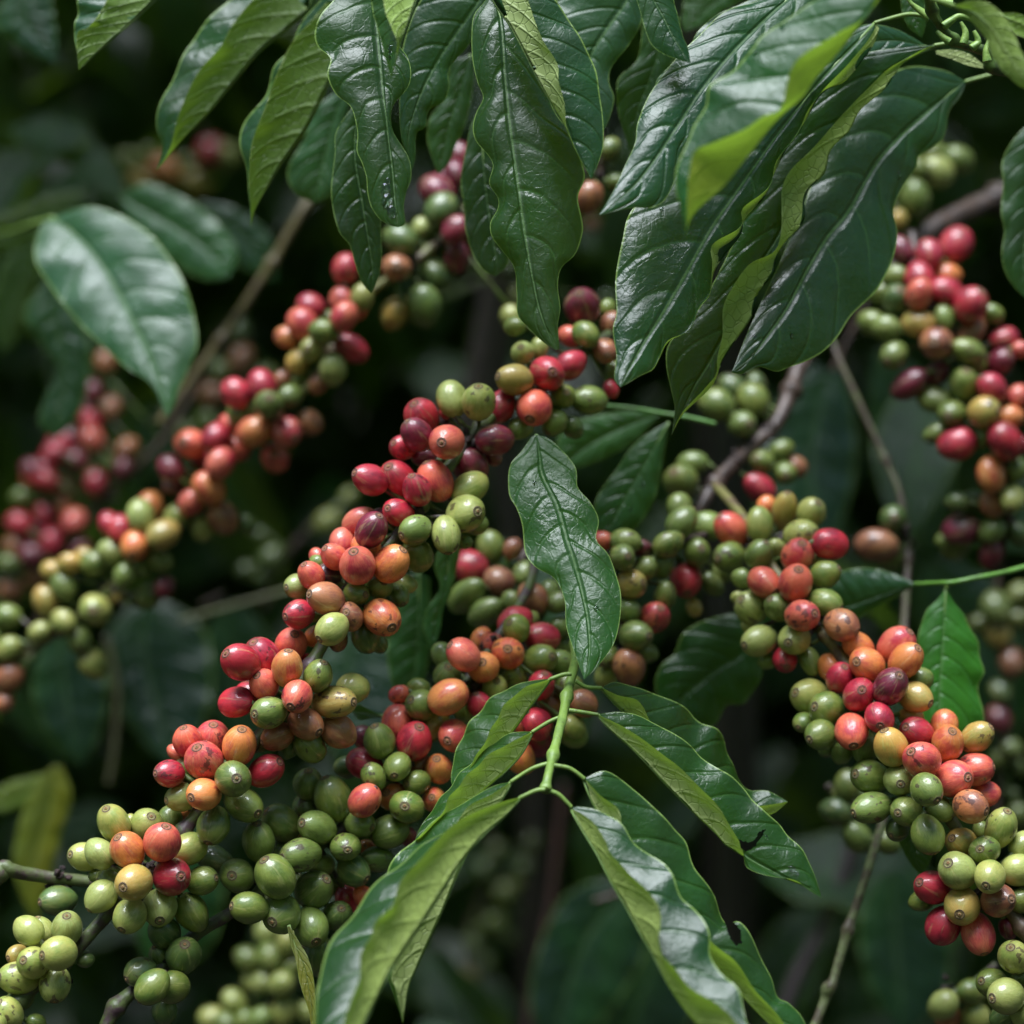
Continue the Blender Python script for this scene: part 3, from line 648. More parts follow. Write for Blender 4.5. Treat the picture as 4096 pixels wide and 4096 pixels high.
# ---- small blurred branches
H, QH = branch('dull brown coffee branch with pale green cherries under the tip of the dark leaf', 'V', '1700,250,1.45 1660,300,1.42 1640,400,1.40', 'fruiting coffee branches', 2, 2, cols=BROWN_ST)
fruit(H, QH, '''R1: 1520 750 58 g; 1600 650 55 l; 1680 605 50 g; 1590 585 45 g; 1530 640 45 g; 1460 830 32 y; 1620 600 40 g /1;''', dark=.8, seed=14)
J, QJ = branch('out-of-focus coffee branch of small green cherries low behind the front clusters', 'V', '640,1700,1.42 560,1800,1.42 520,1880,1.42 430,1950,1.42', 'fruiting coffee branches', 2, 2, cols=BROWN_ST)
fruit(J, QJ, '''T2: 70 1240 80 l; 250 1300 85 l; 100 1420 90 g; 270 1500 70 g; 50 1620 75 l; 190 1630 85 l; 200 1850 85 l; 380 1850 75 l; 30 1900 80 g; 230 1400 70 g /1; 520 1700 50 g /2; -60 1440 90 g; 
| T1: 1900 1600 70 l; 1770 1760 82 l; 1600 1890 85 l; 1700 1930 80 g; 1850 1900 70 g''', dark=.85, seed=15)
Mb, QM = branch('out-of-focus coffee branch of dim olive cherries hanging at the right edge', 'V', '1885,1050,1.5 1880,1180,1.5 1900,1300,1.5 1890,1420,1.5 1880,1560,1.5', 'fruiting coffee branches', 2, 2, cols=BROWN_ST)
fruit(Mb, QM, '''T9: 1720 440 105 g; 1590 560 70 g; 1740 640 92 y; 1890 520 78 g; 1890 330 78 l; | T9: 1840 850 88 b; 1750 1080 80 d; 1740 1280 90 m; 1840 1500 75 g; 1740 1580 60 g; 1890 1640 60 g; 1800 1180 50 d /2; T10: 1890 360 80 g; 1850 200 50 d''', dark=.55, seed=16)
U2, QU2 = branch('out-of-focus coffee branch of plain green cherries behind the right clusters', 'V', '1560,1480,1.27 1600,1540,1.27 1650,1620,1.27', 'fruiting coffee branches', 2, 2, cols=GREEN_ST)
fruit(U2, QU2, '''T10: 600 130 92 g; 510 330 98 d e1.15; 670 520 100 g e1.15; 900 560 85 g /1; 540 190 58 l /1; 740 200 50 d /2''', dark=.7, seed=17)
U3, QU3 = branch('out-of-focus coffee branch of pale green cherries in the bottom right corner', 'V', '1780,1880,1.24 1830,1860,1.24 1880,1820,1.24', 'fruiting coffee branches', 2, 2, cols=GREEN_ST)
fruit(U3, QU3, '''T10: 1530 1690 92 g e1.15; 1320 1790 102 l e1.12; 1570 1880 103 l; 1360 1890 85 b; 1640 1680 70 g /1; 1450 1960 80 g''', dark=.8, seed=18)
# ---- brown limb with green cherries
Nb, QN = branch('brown woody coffee branch with scattered small green cherries right of centre', 'V', '1560,620,1.36 1510,690,1.34 1470,790,1.32 1410,850,1.31 1360,900,1.29 1320,960,1.28 1300,990,1.28', 'fruiting coffee branches', 4.6, 3.4, cols=BROWN_ST, nodes=(.3, .6, .8))
fruit(Nb, QN, '''R1: 770 1525 60 g; 910 1510 54 g; 865 1600 48 g 890 1600; 830 1460 45 d /1; 920 1450 38 d /1; 
| T8: 615 240 118 g e1.15 550 170; 700 100 82 g e1.2; 1225 90 85 g 1170 60; 1395 175 82 g 1395 190; 1480 130 75 b /1; 1205 290 90 r e1.3 /1; 1370 0 75 g; 620 330 70 g /2''', dark=.75, seed=19)
T_, QT = branch('thin bare brown twig with a lone dull-red cherry and a green one', 'V', '1560,600,1.38 1575,660,1.36 1625,770,1.35 1672,870,1.34 1700,940,1.33 1712,1050,1.32 1709,1120,1.31 1704,1215,1.3', 'bare coffee stems', 1.9, 2.1, cols=((.075, .05, .04), (.10, .11, .045)), nodes=(.45, .75, .98), cat='twig')
fruit(T_, QT, '''T12: 945 1085 98 d 935 1075; 820 1290 120 b e1.2; 930 1380 88 g /1; 880 1220 50 m /1''', dark=.7, seed=20)
# ---- bare stems
branch('thick brown woody limb rising to the right edge', 'V', '1990,300,1.48 1930,355,1.46 1830,395,1.44 1750,440,1.42 1690,500,1.41 1640,560,1.41', 'bare coffee stems', 7.5, 5.5, cols=BROWN_ST, nodes=(.3, .7))
branch('pale green stem with a purple swollen joint at the bottom right', 'V', '1668,1540,1.19 1650,1600,1.185 1625,1680,1.18 1595,1770,1.175 1572,1850,1.17 1562,1865,1.17 1555,1890,1.17 1530,1950,1.165 1500,2010,1.16', 'bare coffee stems', 2.2, 2.4, cols=((.17, .20, .085), (.10, .08, .05)), nodes=(.45, .68,), cat='branch')
branch('olive brown blurred stem slanting beside the large blurred leaf', 'V', '620,330,1.52 575,390,1.5 520,485,1.5 445,600,1.5 360,720,1.5 300,800,1.5', 'bare coffee stems', 3.0, 3.0, cols=((.12, .095, .035), (.08, .055, .035)), nodes=(.35, .65), cat='branch')
Ht, QHt = branch('green twig stub entering at the left edge with one dark green cherry', 'V', '-30,1690,1.12 5,1640,1.125 20,1642,1.125 60,1650,1.13 120,1658,1.135 178,1665,1.14', 'fruiting coffee branches', 3.4, 2.7, cols=((.085, .11, .035), (.07, .042, .045)), nodes=(.22,), name='coffee_branch', cat='branch')
fruit(Ht, QHt, '''T1: 440 1000 106 d 320 1000 e1.25''', seed=22)
branch('dark vertical trunk far behind the centre leaves', 'V', '950,430,1.95 925,560,1.95 905,680,1.95 880,800,1.95 870,960,1.95', 'bare coffee stems', 9, 10, cols=((.07, .05, .05), (.04, .03, .03)), cat='branch')
branch('thin reddish stem hanging in the dark below the young shoot', 'V', '1065,1480,1.8 1055,1560,1.8 1040,1700,1.8 1010,1850,1.8 990,1960,1.8', 'bare coffee stems', 3, 3, cols=((.09, .04, .035), (.05, .03, .03)), cat='branch')
branch('olive thin stem dropping below the left blurred cherries', 'V', '200,1200,1.6 215,1260,1.6 222,1330,1.6 215,1420,1.6 205,1480,1.6', 'bare coffee stems', 2.4, 2.0, cols=((.07, .07, .03), (.045, .035, .025)), cat='branch')
branch('horizontal olive twig behind the left clusters', 'V', '560,1110,1.6 470,1135,1.6 380,1160,1.6 340,1172,1.6', 'bare coffee stems', 2.2, 1.8, cols=((.09, .10, .03), (.06, .05, .025)), cat='branch')
branch('grey-brown blurred stem behind the bottom right stem', 'V', '1620,1560,1.75 1590,1650,1.75 1545,1760,1.75 1500,1850,1.75 1460,1960,1.75', 'bare coffee stems', 5, 5, cols=((.06, .045, .05), (.04, .03, .035)), cat='branch')
# ---- young shoot at the bottom
SH = thing('coffee_shoot', 'young leafy shoot with paired drooping leaves curled to show pale undersides, bottom centre', 'shoot', at(2312, 2615, 1.13), 'leafy coffee shoots')
stem(SH, 'B1', '1415,-60,1.15 1402,40,1.14 1392,130,1.13 1385,190,1.12 1375,240,1.11 1352,330,1.10 1330,440,1.085 1305,540,1.07 1275,660,1.055 1258,730,1.045 1245,800,1.04', 2.3, 1.9, cols=FRESH_ST, nodes=(.17, .47, .8, .99))
UF = (.022, .080, .012); UNF = (.50, .58, .23)
leaf(SH, 'B1', '1270,258 1150,275 1000,340 890,460 820,590 790,720 800,800', '1270,262 1220,330 1160,410 1090,510 1000,620 900,760 800,805', '1268,262 1150,300 1060,375 1010,455 975,530 930,600 850,730 800,808', 1.10, 1.09, off=(14, 0, -9),
     up=UF, un=UNF, bulge=1.2, quilt=.7, ruf=.9, pet='1372,236 1330,240 1268,262', seed=1, label='upper left leaf of the shoot')
leaf(SH, 'B1', '1180,515 1080,520 990,570 900,650 800,760 700,890 640,980 615,1040', '1182,520 1130,620 1060,700 980,770 850,880 750,965 680,1010 615,1040', '1180,518 1070,570 960,640 850,750 790,820 755,890 690,970 615,1040', 1.085, 1.06, off=(14, 0, -10),
     up=UF, un=UNF, bulge=1.2, quilt=.6, ruf=.9, pet='1318,445 1260,470 1181,518', seed=2, label='second left leaf of the shoot')
leaf(SH, 'B1', '1080,755 1000,775 900,830 760,910 640,1010 540,1100 470,1240 440,1400 460,1600 510,1780 555,1925', '1080,760 1030,850 960,950 890,1070 830,1180 760,1350 690,1510 630,1640 585,1750 555,1925',
     '1078,758 980,820 880,870 830,940 780,1050 700,1200 600,1400 540,1540 502,1700 520,1750 540,1840 555,1925', 1.055, 1.03, off=(16, 0, -6), up=UF, un=UNF, bulge=1.5, quilt=1.0, ruf=.9, pet='1275,665 1180,695 1079,758', seed=3,
     label='third left leaf of the shoot, its long tip hanging')
leaf(SH, 'B1', '1125,832 1000,872 850,965 650,1062 520,1175 390,1290 290,1430 200,1560 150,1720 135,1927 140,2080 180,2250', '1125,835 1050,920 960,1000 870,1100 760,1265 650,1440 540,1600 450,1760 370,1927 290,2080 180,2255',
     '1125,832 1010,862 862,925 740,1020 640,1130 545,1250 505,1350 430,1430 410,1510 350,1600 335,1740 270,1930 230,2080 180,2255', 1.035, .93, off=(18, 0, -12), up=(.020, .075, .018), un=(.40, .50, .13), bulge=2.5, quilt=1.3, ruf=.8,
     pet='1245,795 1200,800 1125,834', seed=4, label='lowest left leaf of the shoot, largest and closest')
leaf(SH, 'B2', '190,440 300,490 420,520 480,580 525,660 620,800 760,980 950,1150 1200,1270 1495,1242', '190,446 300,570 420,680 600,860 800,1050 1000,1200 1200,1300 1370,1330 1495,1243',
     '190,436 280,400 400,430 550,475 700,545 810,600 890,690 1000,740 1065,820 1080,920 1120,1020 1160,1090 1230,1160 1360,1170 1495,1240', 1.10, 1.12, off=(-8, 0, 12), up=(.021, .08, .012), un=UNF, bulge=1.5, quilt=.7, ruf=1.2,
     pet='5,392 80,435 190,442', seed=5, label='upper right leaf of the shoot')
leaf(SH, 'B2', '165,632 350,720 560,860 720,1000 880,1130 1020,1310 1120,1450 1170,1560 1190,1680 1240,1720 1400,1770 1550,1800 1640,1860 1733,1915', '162,632 250,732 370,835 500,965 620,1095 750,1230 870,1352 970,1440 1060,1545 1180,1620 1300,1690 1480,1785 1620,1838 1733,1912',
     '165,627 290,610 430,630 560,690 700,770 820,850 900,930 1000,1010 1120,1080 1200,1150 1260,1240 1350,1330 1440,1400 1500,1480 1590,1570 1640,1660 1690,1770 1733,1910', 1.075, 1.06, off=(-9, 0, 9), up=(.021, .085, .012), un=UNF, bulge=1.6, quilt=.8, ruf=1.2,
     pet='-42,600 50,612 163,630', seed=6, holes=('1150,1500 1210,1530 1260,1515 1290,1460 1345,1422 1320,1480 1260,1560 1215,1590 1165,1570',), drops=((.35, .86, 1.6), (.3, .88, 1.1), (.55, .72, .8)), label='long right leaf of the shoot with an insect hole')
leaf(SH, 'V', '1104,1470 1136,1503 1167,1527 1176,1560 1200,1600 1245,1660 1300,1720 1360,1790 1430,1870 1500,1960 1540,2020', '1102,1472 1118,1512 1150,1570 1200,1650 1260,1720 1330,1800 1410,1890 1480,1960 1540,2022',
     '1104,1468 1145,1455 1200,1492 1240,1530 1272,1562 1298,1590 1310,1640 1350,1690 1370,1740 1400,1745 1450,1830 1465,1880 1490,1895 1520,1932 1540,2020', 1.05, 1.03, off=(-13, 0, 10), up=(.021, .08, .015), un=UNF, bulge=2, quilt=1.0, ruf=1.4,
     pet='1045,1444 1075,1450 1103,1470', seed=7, holes=('1366,1738 1376,1730 1396,1752 1400,1778 1388,1786 1378,1770', '1290,1578 1297,1574 1300,1582 1293,1586'), label='third right leaf of the shoot, speckled with scars')
leaf(SH, 'V', '1079,1525 1120,1552 1143,1587 1151,1613 1183,1644 1222,1679 1245,1734 1249,1788 1256,1812 1290,1850 1340,1885 1400,1940 1450,2010', '1077,1525 1097,1562 1128,1613 1151,1659 1183,1714 1206,1757 1233,1804 1262,1860 1300,1915 1360,1975 1450,2012',
     '1081,1521 1120,1526 1151,1540 1175,1558 1198,1593 1245,1622 1268,1650 1284,1689 1312,1715 1338,1760 1340,1800 1362,1838 1395,1870 1410,1932 1450,2008', 1.04, .965, off=(-16, 0, 10), up=(.018, .07, .026), un=(.42, .52, .15), bulge=1, quilt=.8, ruf=1.0,
     pet='1036,1492 1055,1500 1078,1523', seed=8, label='lowest right leaf of the shoot with a pale wavy margin')
# ---- top middle shoot
TM = thing('coffee_shoot', 'leafy shoot hanging from the top edge with glossy dark wavy leaves, top centre', 'shoot', at(1750, -200, 1.1), 'leafy coffee shoots')
stem(TM, 'V', '700,-110,1.12 830,-100,1.11 960,-110,1.1 1100,-120,1.11', 2.6, 2.2, cols=FRESH_ST)
leaf(TM, 'M1', '560,-150 400,-100 320,0 250,90 218,180 235,250 305,320 290,420 330,510 410,580 440,650 455,740 450,830 480,900 505,980 510,1060 530,1140 580,1210 650,1252', '565,-150 550,0 568,200 590,440 620,700 645,900 660,1060 670,1180 680,1254',
     '570,-150 620,-60 650,100 685,240 730,310 750,400 735,480 660,570 637,640 650,720 700,800 740,880 752,980 725,1060 710,1140 718,1230 690,1250', 1.10, 1.065, off=(2, 0, 2), up=UP_DARK, bulge=1.8, quilt=.5, ruf=.8, seed=11,
     drops=((-.25, .86, 2.2), (-.3, .90, 2.6), (-.2, .94, 2.2), (-.15, .83, 1.2)), label='wavy hanging leaf with a wet blunt tip', arch=4)
leaf(TM, 'M1', '600,-120 530,-60 540,60 575,190 610,320 638,438', '700,-120 780,-60 755,60 712,180 684,270 665,350 638,438', '620,-120 595,-40 605,50 635,140 670,215 676,290 660,370 638,438', 1.04, 1.03, off=(8, 0, -5), up=UF, un=(.30, .44, .09), bulge=.8, quilt=.3, ruf=.3, seed=12,
     drops=((-.5, .72, 1.5), (-.5, .78, 1.3)), label='small folded leaf tip with a bright underside at the top')
leaf(TM, 'M1', '1080,-120 850,-60 720,200 690,450 690,700 720,850 752,950', '1160,-120 1130,0 1060,110 940,280 840,450 770,620 735,780 752,950', '1200,-120 1170,30 1080,230 990,340 955,400 958,490 930,560 850,610 830,700 780,740 775,870 755,950', 1.13, 1.12, off=(3, 0, 2), up=(.012, .05, .022), bulge=2, quilt=.5, ruf=.5, seed=13, label='dull grey-green leaf behind the wet-tipped one')
leaf(TM, 'M1', '1180,-160 1170,-20 1100,80 1085,200 1090,330 1120,460 1150,540 1110,620 1090,700 1110,780 1180,860 1205,920 1180,1010 1228,1090 1230,1150 1190,1230 1200,1310 1260,1390 1320,1480 1335,1620 1340,1740 1400,1810 1470,1880 1545,1934',
     '1200,-160 1215,-10 1250,130 1270,430 1300,720 1340,1020 1380,1300 1420,1530 1470,1740 1550,1932', '1220,-160 1300,0 1400,250 1500,500 1560,640 1650,760 1700,900 1712,980 1670,1090 1690,1200 1700,1280 1660,1400 1580,1480 1560,1580 1575,1700 1560,1800 1570,1925 1555,1934',
     1.105, 1.065, off=(4, 0, 5), up=UP_DARK, bulge=2.2, quilt=1.0, ruf=.7, seed=14, arch=6, label='longest glossy dark leaf hanging at top centre with a pale midrib')
leaf(TM, 'M1', '1300,-160 1375,-60 1430,110 1490,240 1560,360 1568,450 1600,600 1614,700 1650,800 1700,900 1745,990', '1250,-160 1190,-40 1300,140 1380,290 1470,470 1540,590 1600,690 1648,800 1695,890 1745,990',
     '1350,-160 1500,-60 1650,150 1720,270 1770,380 1790,500 1810,640 1812,800 1785,900 1745,990', 1.075, 1.06, off=(-8, 0, 4), up=(.018, .075, .03), un=(.40, .50, .18), bulge=1.3, quilt=.9, ruf=.4, seed=15, label='leaf folded along its midrib showing a pale quilted strip')
leaf(TM, 'R1', '330,-120 180,-20 150,100 180,250 220,380 280,450 345,495', '430,-120 440,-10 360,110 300,210 280,330 310,420 345,495', '480,-120 492,0 485,90 440,170 378,250 365,310 385,370 370,440 345,495', 1.15, 1.14, off=(2, 0, 2), up=(.03, .09, .045), bulge=2, quilt=.6, ruf=.6, seed=16, label='pale grey-green broad leaf behind the folded one')
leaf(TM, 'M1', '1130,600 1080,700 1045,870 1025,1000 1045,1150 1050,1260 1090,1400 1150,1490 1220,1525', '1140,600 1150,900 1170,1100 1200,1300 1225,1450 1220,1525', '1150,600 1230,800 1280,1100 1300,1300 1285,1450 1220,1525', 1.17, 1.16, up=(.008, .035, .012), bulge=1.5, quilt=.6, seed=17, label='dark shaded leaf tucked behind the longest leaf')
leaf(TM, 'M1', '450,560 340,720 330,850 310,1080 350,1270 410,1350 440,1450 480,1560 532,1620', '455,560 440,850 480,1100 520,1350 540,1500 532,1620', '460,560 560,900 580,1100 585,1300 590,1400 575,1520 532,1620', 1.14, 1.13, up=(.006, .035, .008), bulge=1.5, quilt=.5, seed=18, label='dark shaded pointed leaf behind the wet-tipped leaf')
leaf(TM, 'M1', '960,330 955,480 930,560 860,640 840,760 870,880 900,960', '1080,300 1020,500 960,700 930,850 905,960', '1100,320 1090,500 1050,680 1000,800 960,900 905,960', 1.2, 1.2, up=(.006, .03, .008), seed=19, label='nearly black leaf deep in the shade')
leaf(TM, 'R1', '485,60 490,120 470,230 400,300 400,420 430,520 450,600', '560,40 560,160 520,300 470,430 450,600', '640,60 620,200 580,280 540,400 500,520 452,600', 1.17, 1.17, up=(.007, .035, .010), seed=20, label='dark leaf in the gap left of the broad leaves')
leaf(TM, 'R2', '190,-120 160,-40 185,60 210,150 240,210 300,250 405,287', '280,-120 230,-40 290,80 340,180 408,287', '330,-120 330,-40 350,60 372,150 400,220 412,287', 1.06, 1.05, off=(0, 0, 3), up=(.008, .05, .014), bulge=1.2, quilt=.3, ruf=.4, seed=21, label='short glossy leaf tip with bright green rim')
# ---- top left shoot
TL = thing('coffee_shoot', 'leafy shoot at the top left with drooping half-folded leaves', 'shoot', at(1500, -250, 1.2), 'leafy coffee shoots')
stem(TL, 'V', '290,-90,1.22 420,-80,1.2 560,-85,1.19 640,-100,1.18', 2.4, 2.2, cols=FRESH_ST)
leaf(TL, 'L0', '1100,-120 940,-60 800,60 720,160 660,280 600,400 590,480 612,560 588,645', '1200,-120 1160,30 1080,110 980,190 880,310 790,420 700,510 640,580 588,645', '1120,-120 975,-20 880,90 830,180 750,270 700,370 660,480 640,560 588,645', 1.19, 1.17, off=(10, 0, -8),
     up=(.012, .07, .016), un=(.085, .145, .022), bulge=1.8, quilt=1.2, ruf=.5, seed=31, label='long left leaf with an olive underside and curled tip')
leaf(TL, 'L0', '1230,-20 1140,80 1090,190 1030,260 1000,370 920,460 905,540 930,640 940,760 948,862', '1330,0 1270,240 1200,400 1140,510 1060,620 1000,720 960,790 948,862', '1240,0 1180,70 1110,150 1070,220 1035,300 1010,380 970,480 945,570 940,680 945,780 948,862', 1.17, 1.16, off=(10, 0, -8),
     up=(.014, .07, .03), un=(.09, .155, .022), bulge=1.8, quilt=1.2, ruf=.4, seed=32, label='second leaf with folded ribs and a long thin tip')
leaf(TL, 'L0', '1330,300 1180,420 1150,520 1085,640 1115,730 1190,765', '1340,300 1270,420 1240,540 1210,650 1190,765', '1350,300 1300,440 1275,540 1285,680 1250,740 1190,765', 1.26, 1.26, up=(.02, .09, .04), seed=33, label='small wet round-tipped leaf in soft focus')
leaf(TL, 'L0', '420,-80 310,-40 290,60 278,125 290,190 298,266', '640,-80 600,-20 520,60 420,150 350,212 298,266', '450,-80 410,-10 370,60 330,105 290,130 298,266', 1.15, 1.14, off=(8, 0, -5), up=(.03, .10, .05), un=(.12, .20, .03), bulge=1, quilt=.8, seed=34, label='leaf tip with light green underside at the top left')
leaf(TL, 'L0', '1160,-60 1140,40 1160,100 1200,60', '1220,-60 1200,20 1200,60', '1280,-60 1260,0 1202,62', 1.2, 1.2, up=UP_DARK, seed=35)
# ---- top right shoot
TR = thing('coffee_shoot', 'big leafy shoot at the top right with a budding tip and broad quilted leaves', 'shoot', at(4000, 260, 1.1), 'leafy coffee shoots')
stem(TR, 'R2', '1985,345,1.14 1927,335,1.13 1790,310,1.12 1760,240,1.115 1700,215,1.11 1620,190,1.105 1570,150,1.10 1530,90,1.09 1500,20,1.08 1490,-60,1.07', 2.6, 2.0, cols=((.09, .16, .03), (.06, .09, .03)), nodes=(.3, .62, .85))
for i, s in enumerate(('1500,85 1470,60 1420,20 1400,-5', '1560,120 1600,90 1640,75 1720,100', '1590,190 1560,170 1530,140', '1650,200 1660,150 1640,100', '1690,220 1720,190 1700,140', '1760,280 1755,230 1770,180', '1510,70 1520,20 1510,-20', '1600,20 1560,10 1525,0')):
    V, R, _ = tube_world('R2', s, 2.0, .8, 1.09)
    bm = bmesh.new(); add_tube(bm, V, R, 10, rough=.3); o = finish(bm, 'bud', [M_ST], TR, V[0].copy()); paint(o, (.22, .34, .07), (.14, .26, .05))
leaf(TR, 'R2', '860,-60 700,10 560,60 430,180 300,320 220,440 170,560 160,650 120,740 60,870 -5,976', '960,-60 850,0 640,200 470,400 350,580 240,740 130,870 -5,978', '1060,-60 1000,30 760,240 560,470 440,660 370,700 335,830 290,915 230,945 150,945 60,962 -5,980', 1.085, 1.035, off=(5, 0, 0), up=(.016, .075, .030), bulge=1.4, quilt=1.4, ruf=.5, seed=41,
     label='broad leaf with a bluish sheen ending in a pointed left tip')
leaf(TR, 'R2', '1180,-90 1000,-10 860,80 740,160 690,230 600,320 500,390 480,480 430,560 400,640 350,760 345,860 370,960 393,1085', '1330,-90 1260,10 1190,96 1106,205 985,349 925,434 831,522 756,602 660,723 564,843 443,952 402,1020 395,1085',
     '1250,-90 1255,0 1190,90 1080,150 960,220 885,290 850,380 820,500 740,530 640,590 520,650 430,690 402,790 396,900 394,1085', .975, .965, off=(16, 0, -14), up=(.014, .10, .022), un=(.62, .70, .08), bulge=.8, quilt=.8, ruf=.3, seed=42,  # bright underside colour stands in for light glowing through the fold
     holes=('812,118 830,112 842,124 835,142 818,142', '700,238 720,232 726,248 706,262'), label='closest blurred leaf with a yellow-green folded edge, backlight glow put in its colour')
leaf(TR, 'R2', '1245,100 1050,180 800,380 560,600 350,780 150,945 100,1100 70,1270 75,1420 58,1500 75,1620 65,1720 95,1760', '1250,105 1130,230 1000,370 880,520 780,650 640,850 520,1020 400,1230 300,1400 200,1560 130,1680 92,1760',
     '1262,108 1190,220 1070,350 955,480 905,600 800,730 770,850 650,950 642,1030 512,1110 510,1200 500,1330 450,1400 400,1500 310,1550 270,1620 240,1680 180,1710 96,1762', 1.12, 1.05, off=(5, 0, 6, -4), Cr='1275,105 1230,230 1110,370 1010,430 910,600 840,700 790,800 750,900 660,990 645,1070 570,1160 520,1240 500,1340 452,1402 402,1500 312,1552 272,1620 240,1682 180,1712 96,1762',
     up=(.014, .07, .024), un=(.38, .48, .14), bulge=1.0, quilt=2.1, ruf=.3, seed=43, pet='1490,75 1400,65 1300,90 1248,104', drops=((-.75, .58, 1.3), (-.72, .61, .9), (-.5, .45, .8)), label='sharp quilted leaf with a straight pale midrib, in front of the others')
leaf(TR, 'R2', '1420,210 1230,235 1100,290 1000,420 850,650 700,900 560,1200 450,1400 320,1550 300,1650 325,1780 340,1860 325,1975', '1530,205 1330,310 1150,500 980,740 880,930 800,1100 660,1300 580,1500 500,1650 430,1760 370,1880 325,1978',
     '1500,207 1330,300 1250,370 1140,480 1060,570 960,680 870,770 830,850 825,950 820,1080 790,1150 680,1200 600,1310 560,1400 560,1520 535,1620 530,1700 480,1760 380,1870 325,1980', 1.125, 1.105, off=(6, 3, 0, -5),
     Cr='1545,208 1400,262 1300,400 1185,500 1130,600 1050,680 1020,790 935,880 930,1000 850,1090 800,1180 790,1250 720,1330 690,1440 630,1530 560,1640 535,1710 500,1765 390,1870 325,1980',
     up=(.006, .04, .010), un=(.38, .50, .13), bulge=1.2, quilt=1.0, ruf=.3, seed=44, pet='1600,190 1560,200 1520,206', label='dark leaf with a long light green folded strip')
leaf(TR, 'R2', '1655,368 1560,320 1420,300 1300,350 1150,500 1000,750 900,1000 800,1230 720,1400 650,1560 620,1640 596,1692', '1660,372 1560,450 1400,590 1260,740 1130,960 1030,1080 940,1230 850,1400 750,1540 690,1620 597,1693',
     '1665,375 1640,440 1590,500 1570,600 1540,650 1450,710 1440,760 1370,860 1330,960 1355,1060 1340,1160 1290,1260 1240,1340 1150,1430 1080,1530 1010,1600 940,1640 860,1670 800,1690 720,1668 650,1700 598,1694', 1.175, 1.10, off=(4, 0, 5),
     up=(.014, .06, .026), bulge=1.1, quilt=2.8, ruf=.8, seed=45, pet='1780,340 1720,355 1662,371', drops=((.4, .82, 1), (-.5, .9, 1.2), (.7, .3, 1.6), (.1, .93, 1)), label='broadest deeply quilted leaf with a browned margin on the right')
leaf(TR, 'R2', '1480,205 1340,130 1200,110 1080,150 1000,240 960,330', '1485,212 1330,185 1180,205 1060,270 960,335', '1480,222 1350,240 1200,280 1080,320 960,340', 1.14, 1.13, up=(.03, .10, .05), quilt=1, seed=46, label='pale sheen leaf behind the shoot tip')
leaf(TR, 'R2', '520,-100 400,-40 378,40 370,100 384,142', '620,-100 600,-40 500,30 430,100 385,142', '700,-100 680,-20 560,50 470,112 386,143', .95, .95, up=UF, un=(.35, .5, .06), bulge=1, quilt=.3, seed=47, label='bright lime leaf corner against the light at the top')
leaf(TR, 'R2', '900,-100 680,0 520,70 440,150 400,230 330,290 260,360 250,420', '1000,-80 760,40 600,150 480,240 370,320 252,425', '1060,-60 900,60 700,200 520,300 400,380 255,430', 1.13, 1.12, up=(.03, .10, .045), quilt=1.2, seed=48, label='pale bluish leaf along the top behind the broad one')
leaf(TR, 'R2', '1612,22 1700,0 1780,20 1850,90 1900,200 1940,280 2010,400', '1610,28 1700,55 1780,130 1850,240 1920,350 2010,402', '1612,32 1680,90 1750,170 1800,280 1860,350 1925,400 2010,405', 1.0, .98, off=(-4, 0, 4), up=UF, un=(.30, .42, .10), bulge=-1.0, quilt=.4, ruf=.3, seed=49, pet='1500,-5 1560,10 1611,28', label='arched light green leaf at the top right corner') 
leaf(TR, 'R2', '1520,230 1600,225 1680,245 1740,290 1770,310', '1530,240 1600,250 1680,275 1770,312', '1525,245 1600,270 1680,300 1770,314', 1.13, 1.13, up=UF, un=UNF, bulge=.5, quilt=.1, ruf=.1, seed=50)
leaf(TR, 'R2', '1370,-60 1370,40 1400,120 1460,170', '1420,-60 1420,40 1440,110 1462,170', '1460,-60 1480,40 1480,110 1465,170', 1.15, 1.15, up=UF, seed=51)
leaf(TR, 'R2', '1800,60 1900,60 2000,110 2080,160', '1800,65 1900,100 2000,150 2080,162', '1800,70 1880,150 1980,180 2080,165', 1.16, 1.16, up=(.03, .1, .05), seed=52)
RK = thing('coffee_shoot', 'single dark glossy leaf hanging on its own at the right edge', 'shoot', at(4250, 400, 1.2), 'leafy coffee shoots')
stem(RK, 'R2', '2100,440,1.2 2030,480,1.2 1990,530,1.2', 1.8, 1.4, cols=FRESH_ST)
leaf(RK, 'R2', '1990,530 1890,620 1830,730 1832,850 1822,970 1838,1050 1825,1150 1840,1230 1880,1300 1930,1352', '2000,532 1970,800 1935,1050 1925,1200 1932,1352', '2010,535 2080,700 2070,900 2030,1150 1990,1290 1934,1354', 1.2, 1.19, up=(.008, .045, .014), quilt=.8, ruf=.8, seed=53)
# ---- twig with two leaves at the right
TW = thing('coffee_shoot', 'thin green twig from the right edge carrying a bright upright leaf and a blurred one', 'twig', at(4150, 2260, 1.2), 'leafy coffee shoots')
stem(TW, 'T9', '2010,110,1.2 1932,132,1.2 1760,175,1.195 1600,205,1.19 1450,235,1.19 1350,248,1.19 1240,252,1.2 1110,258,1.21', 1.5, 1.1, cols=((.10, .24, .03), (.08, .17, .03)))
leaf(TW, 'T9', '1340,290 1280,370 1200,450 1150,580 1130,680 1140,800 1150,1000 1160,1200 1220,1350 1290,1420', '1345,290 1330,500 1315,750 1300,950 1290,1150 1288,1422', '1350,290 1410,400 1480,490 1530,600 1590,700 1600,800 1630,920 1590,1020 1600,1120 1620,1220 1620,1310 1500,1400 1290,1424', 1.19, 1.175, off=(3, 0, 3),
     up=(.055, .26, .022), bulge=1.8, quilt=.7, ruf=.4, seed=61, pet='1350,245 1347,292', label='bright green leaf hanging behind the orange cherries')
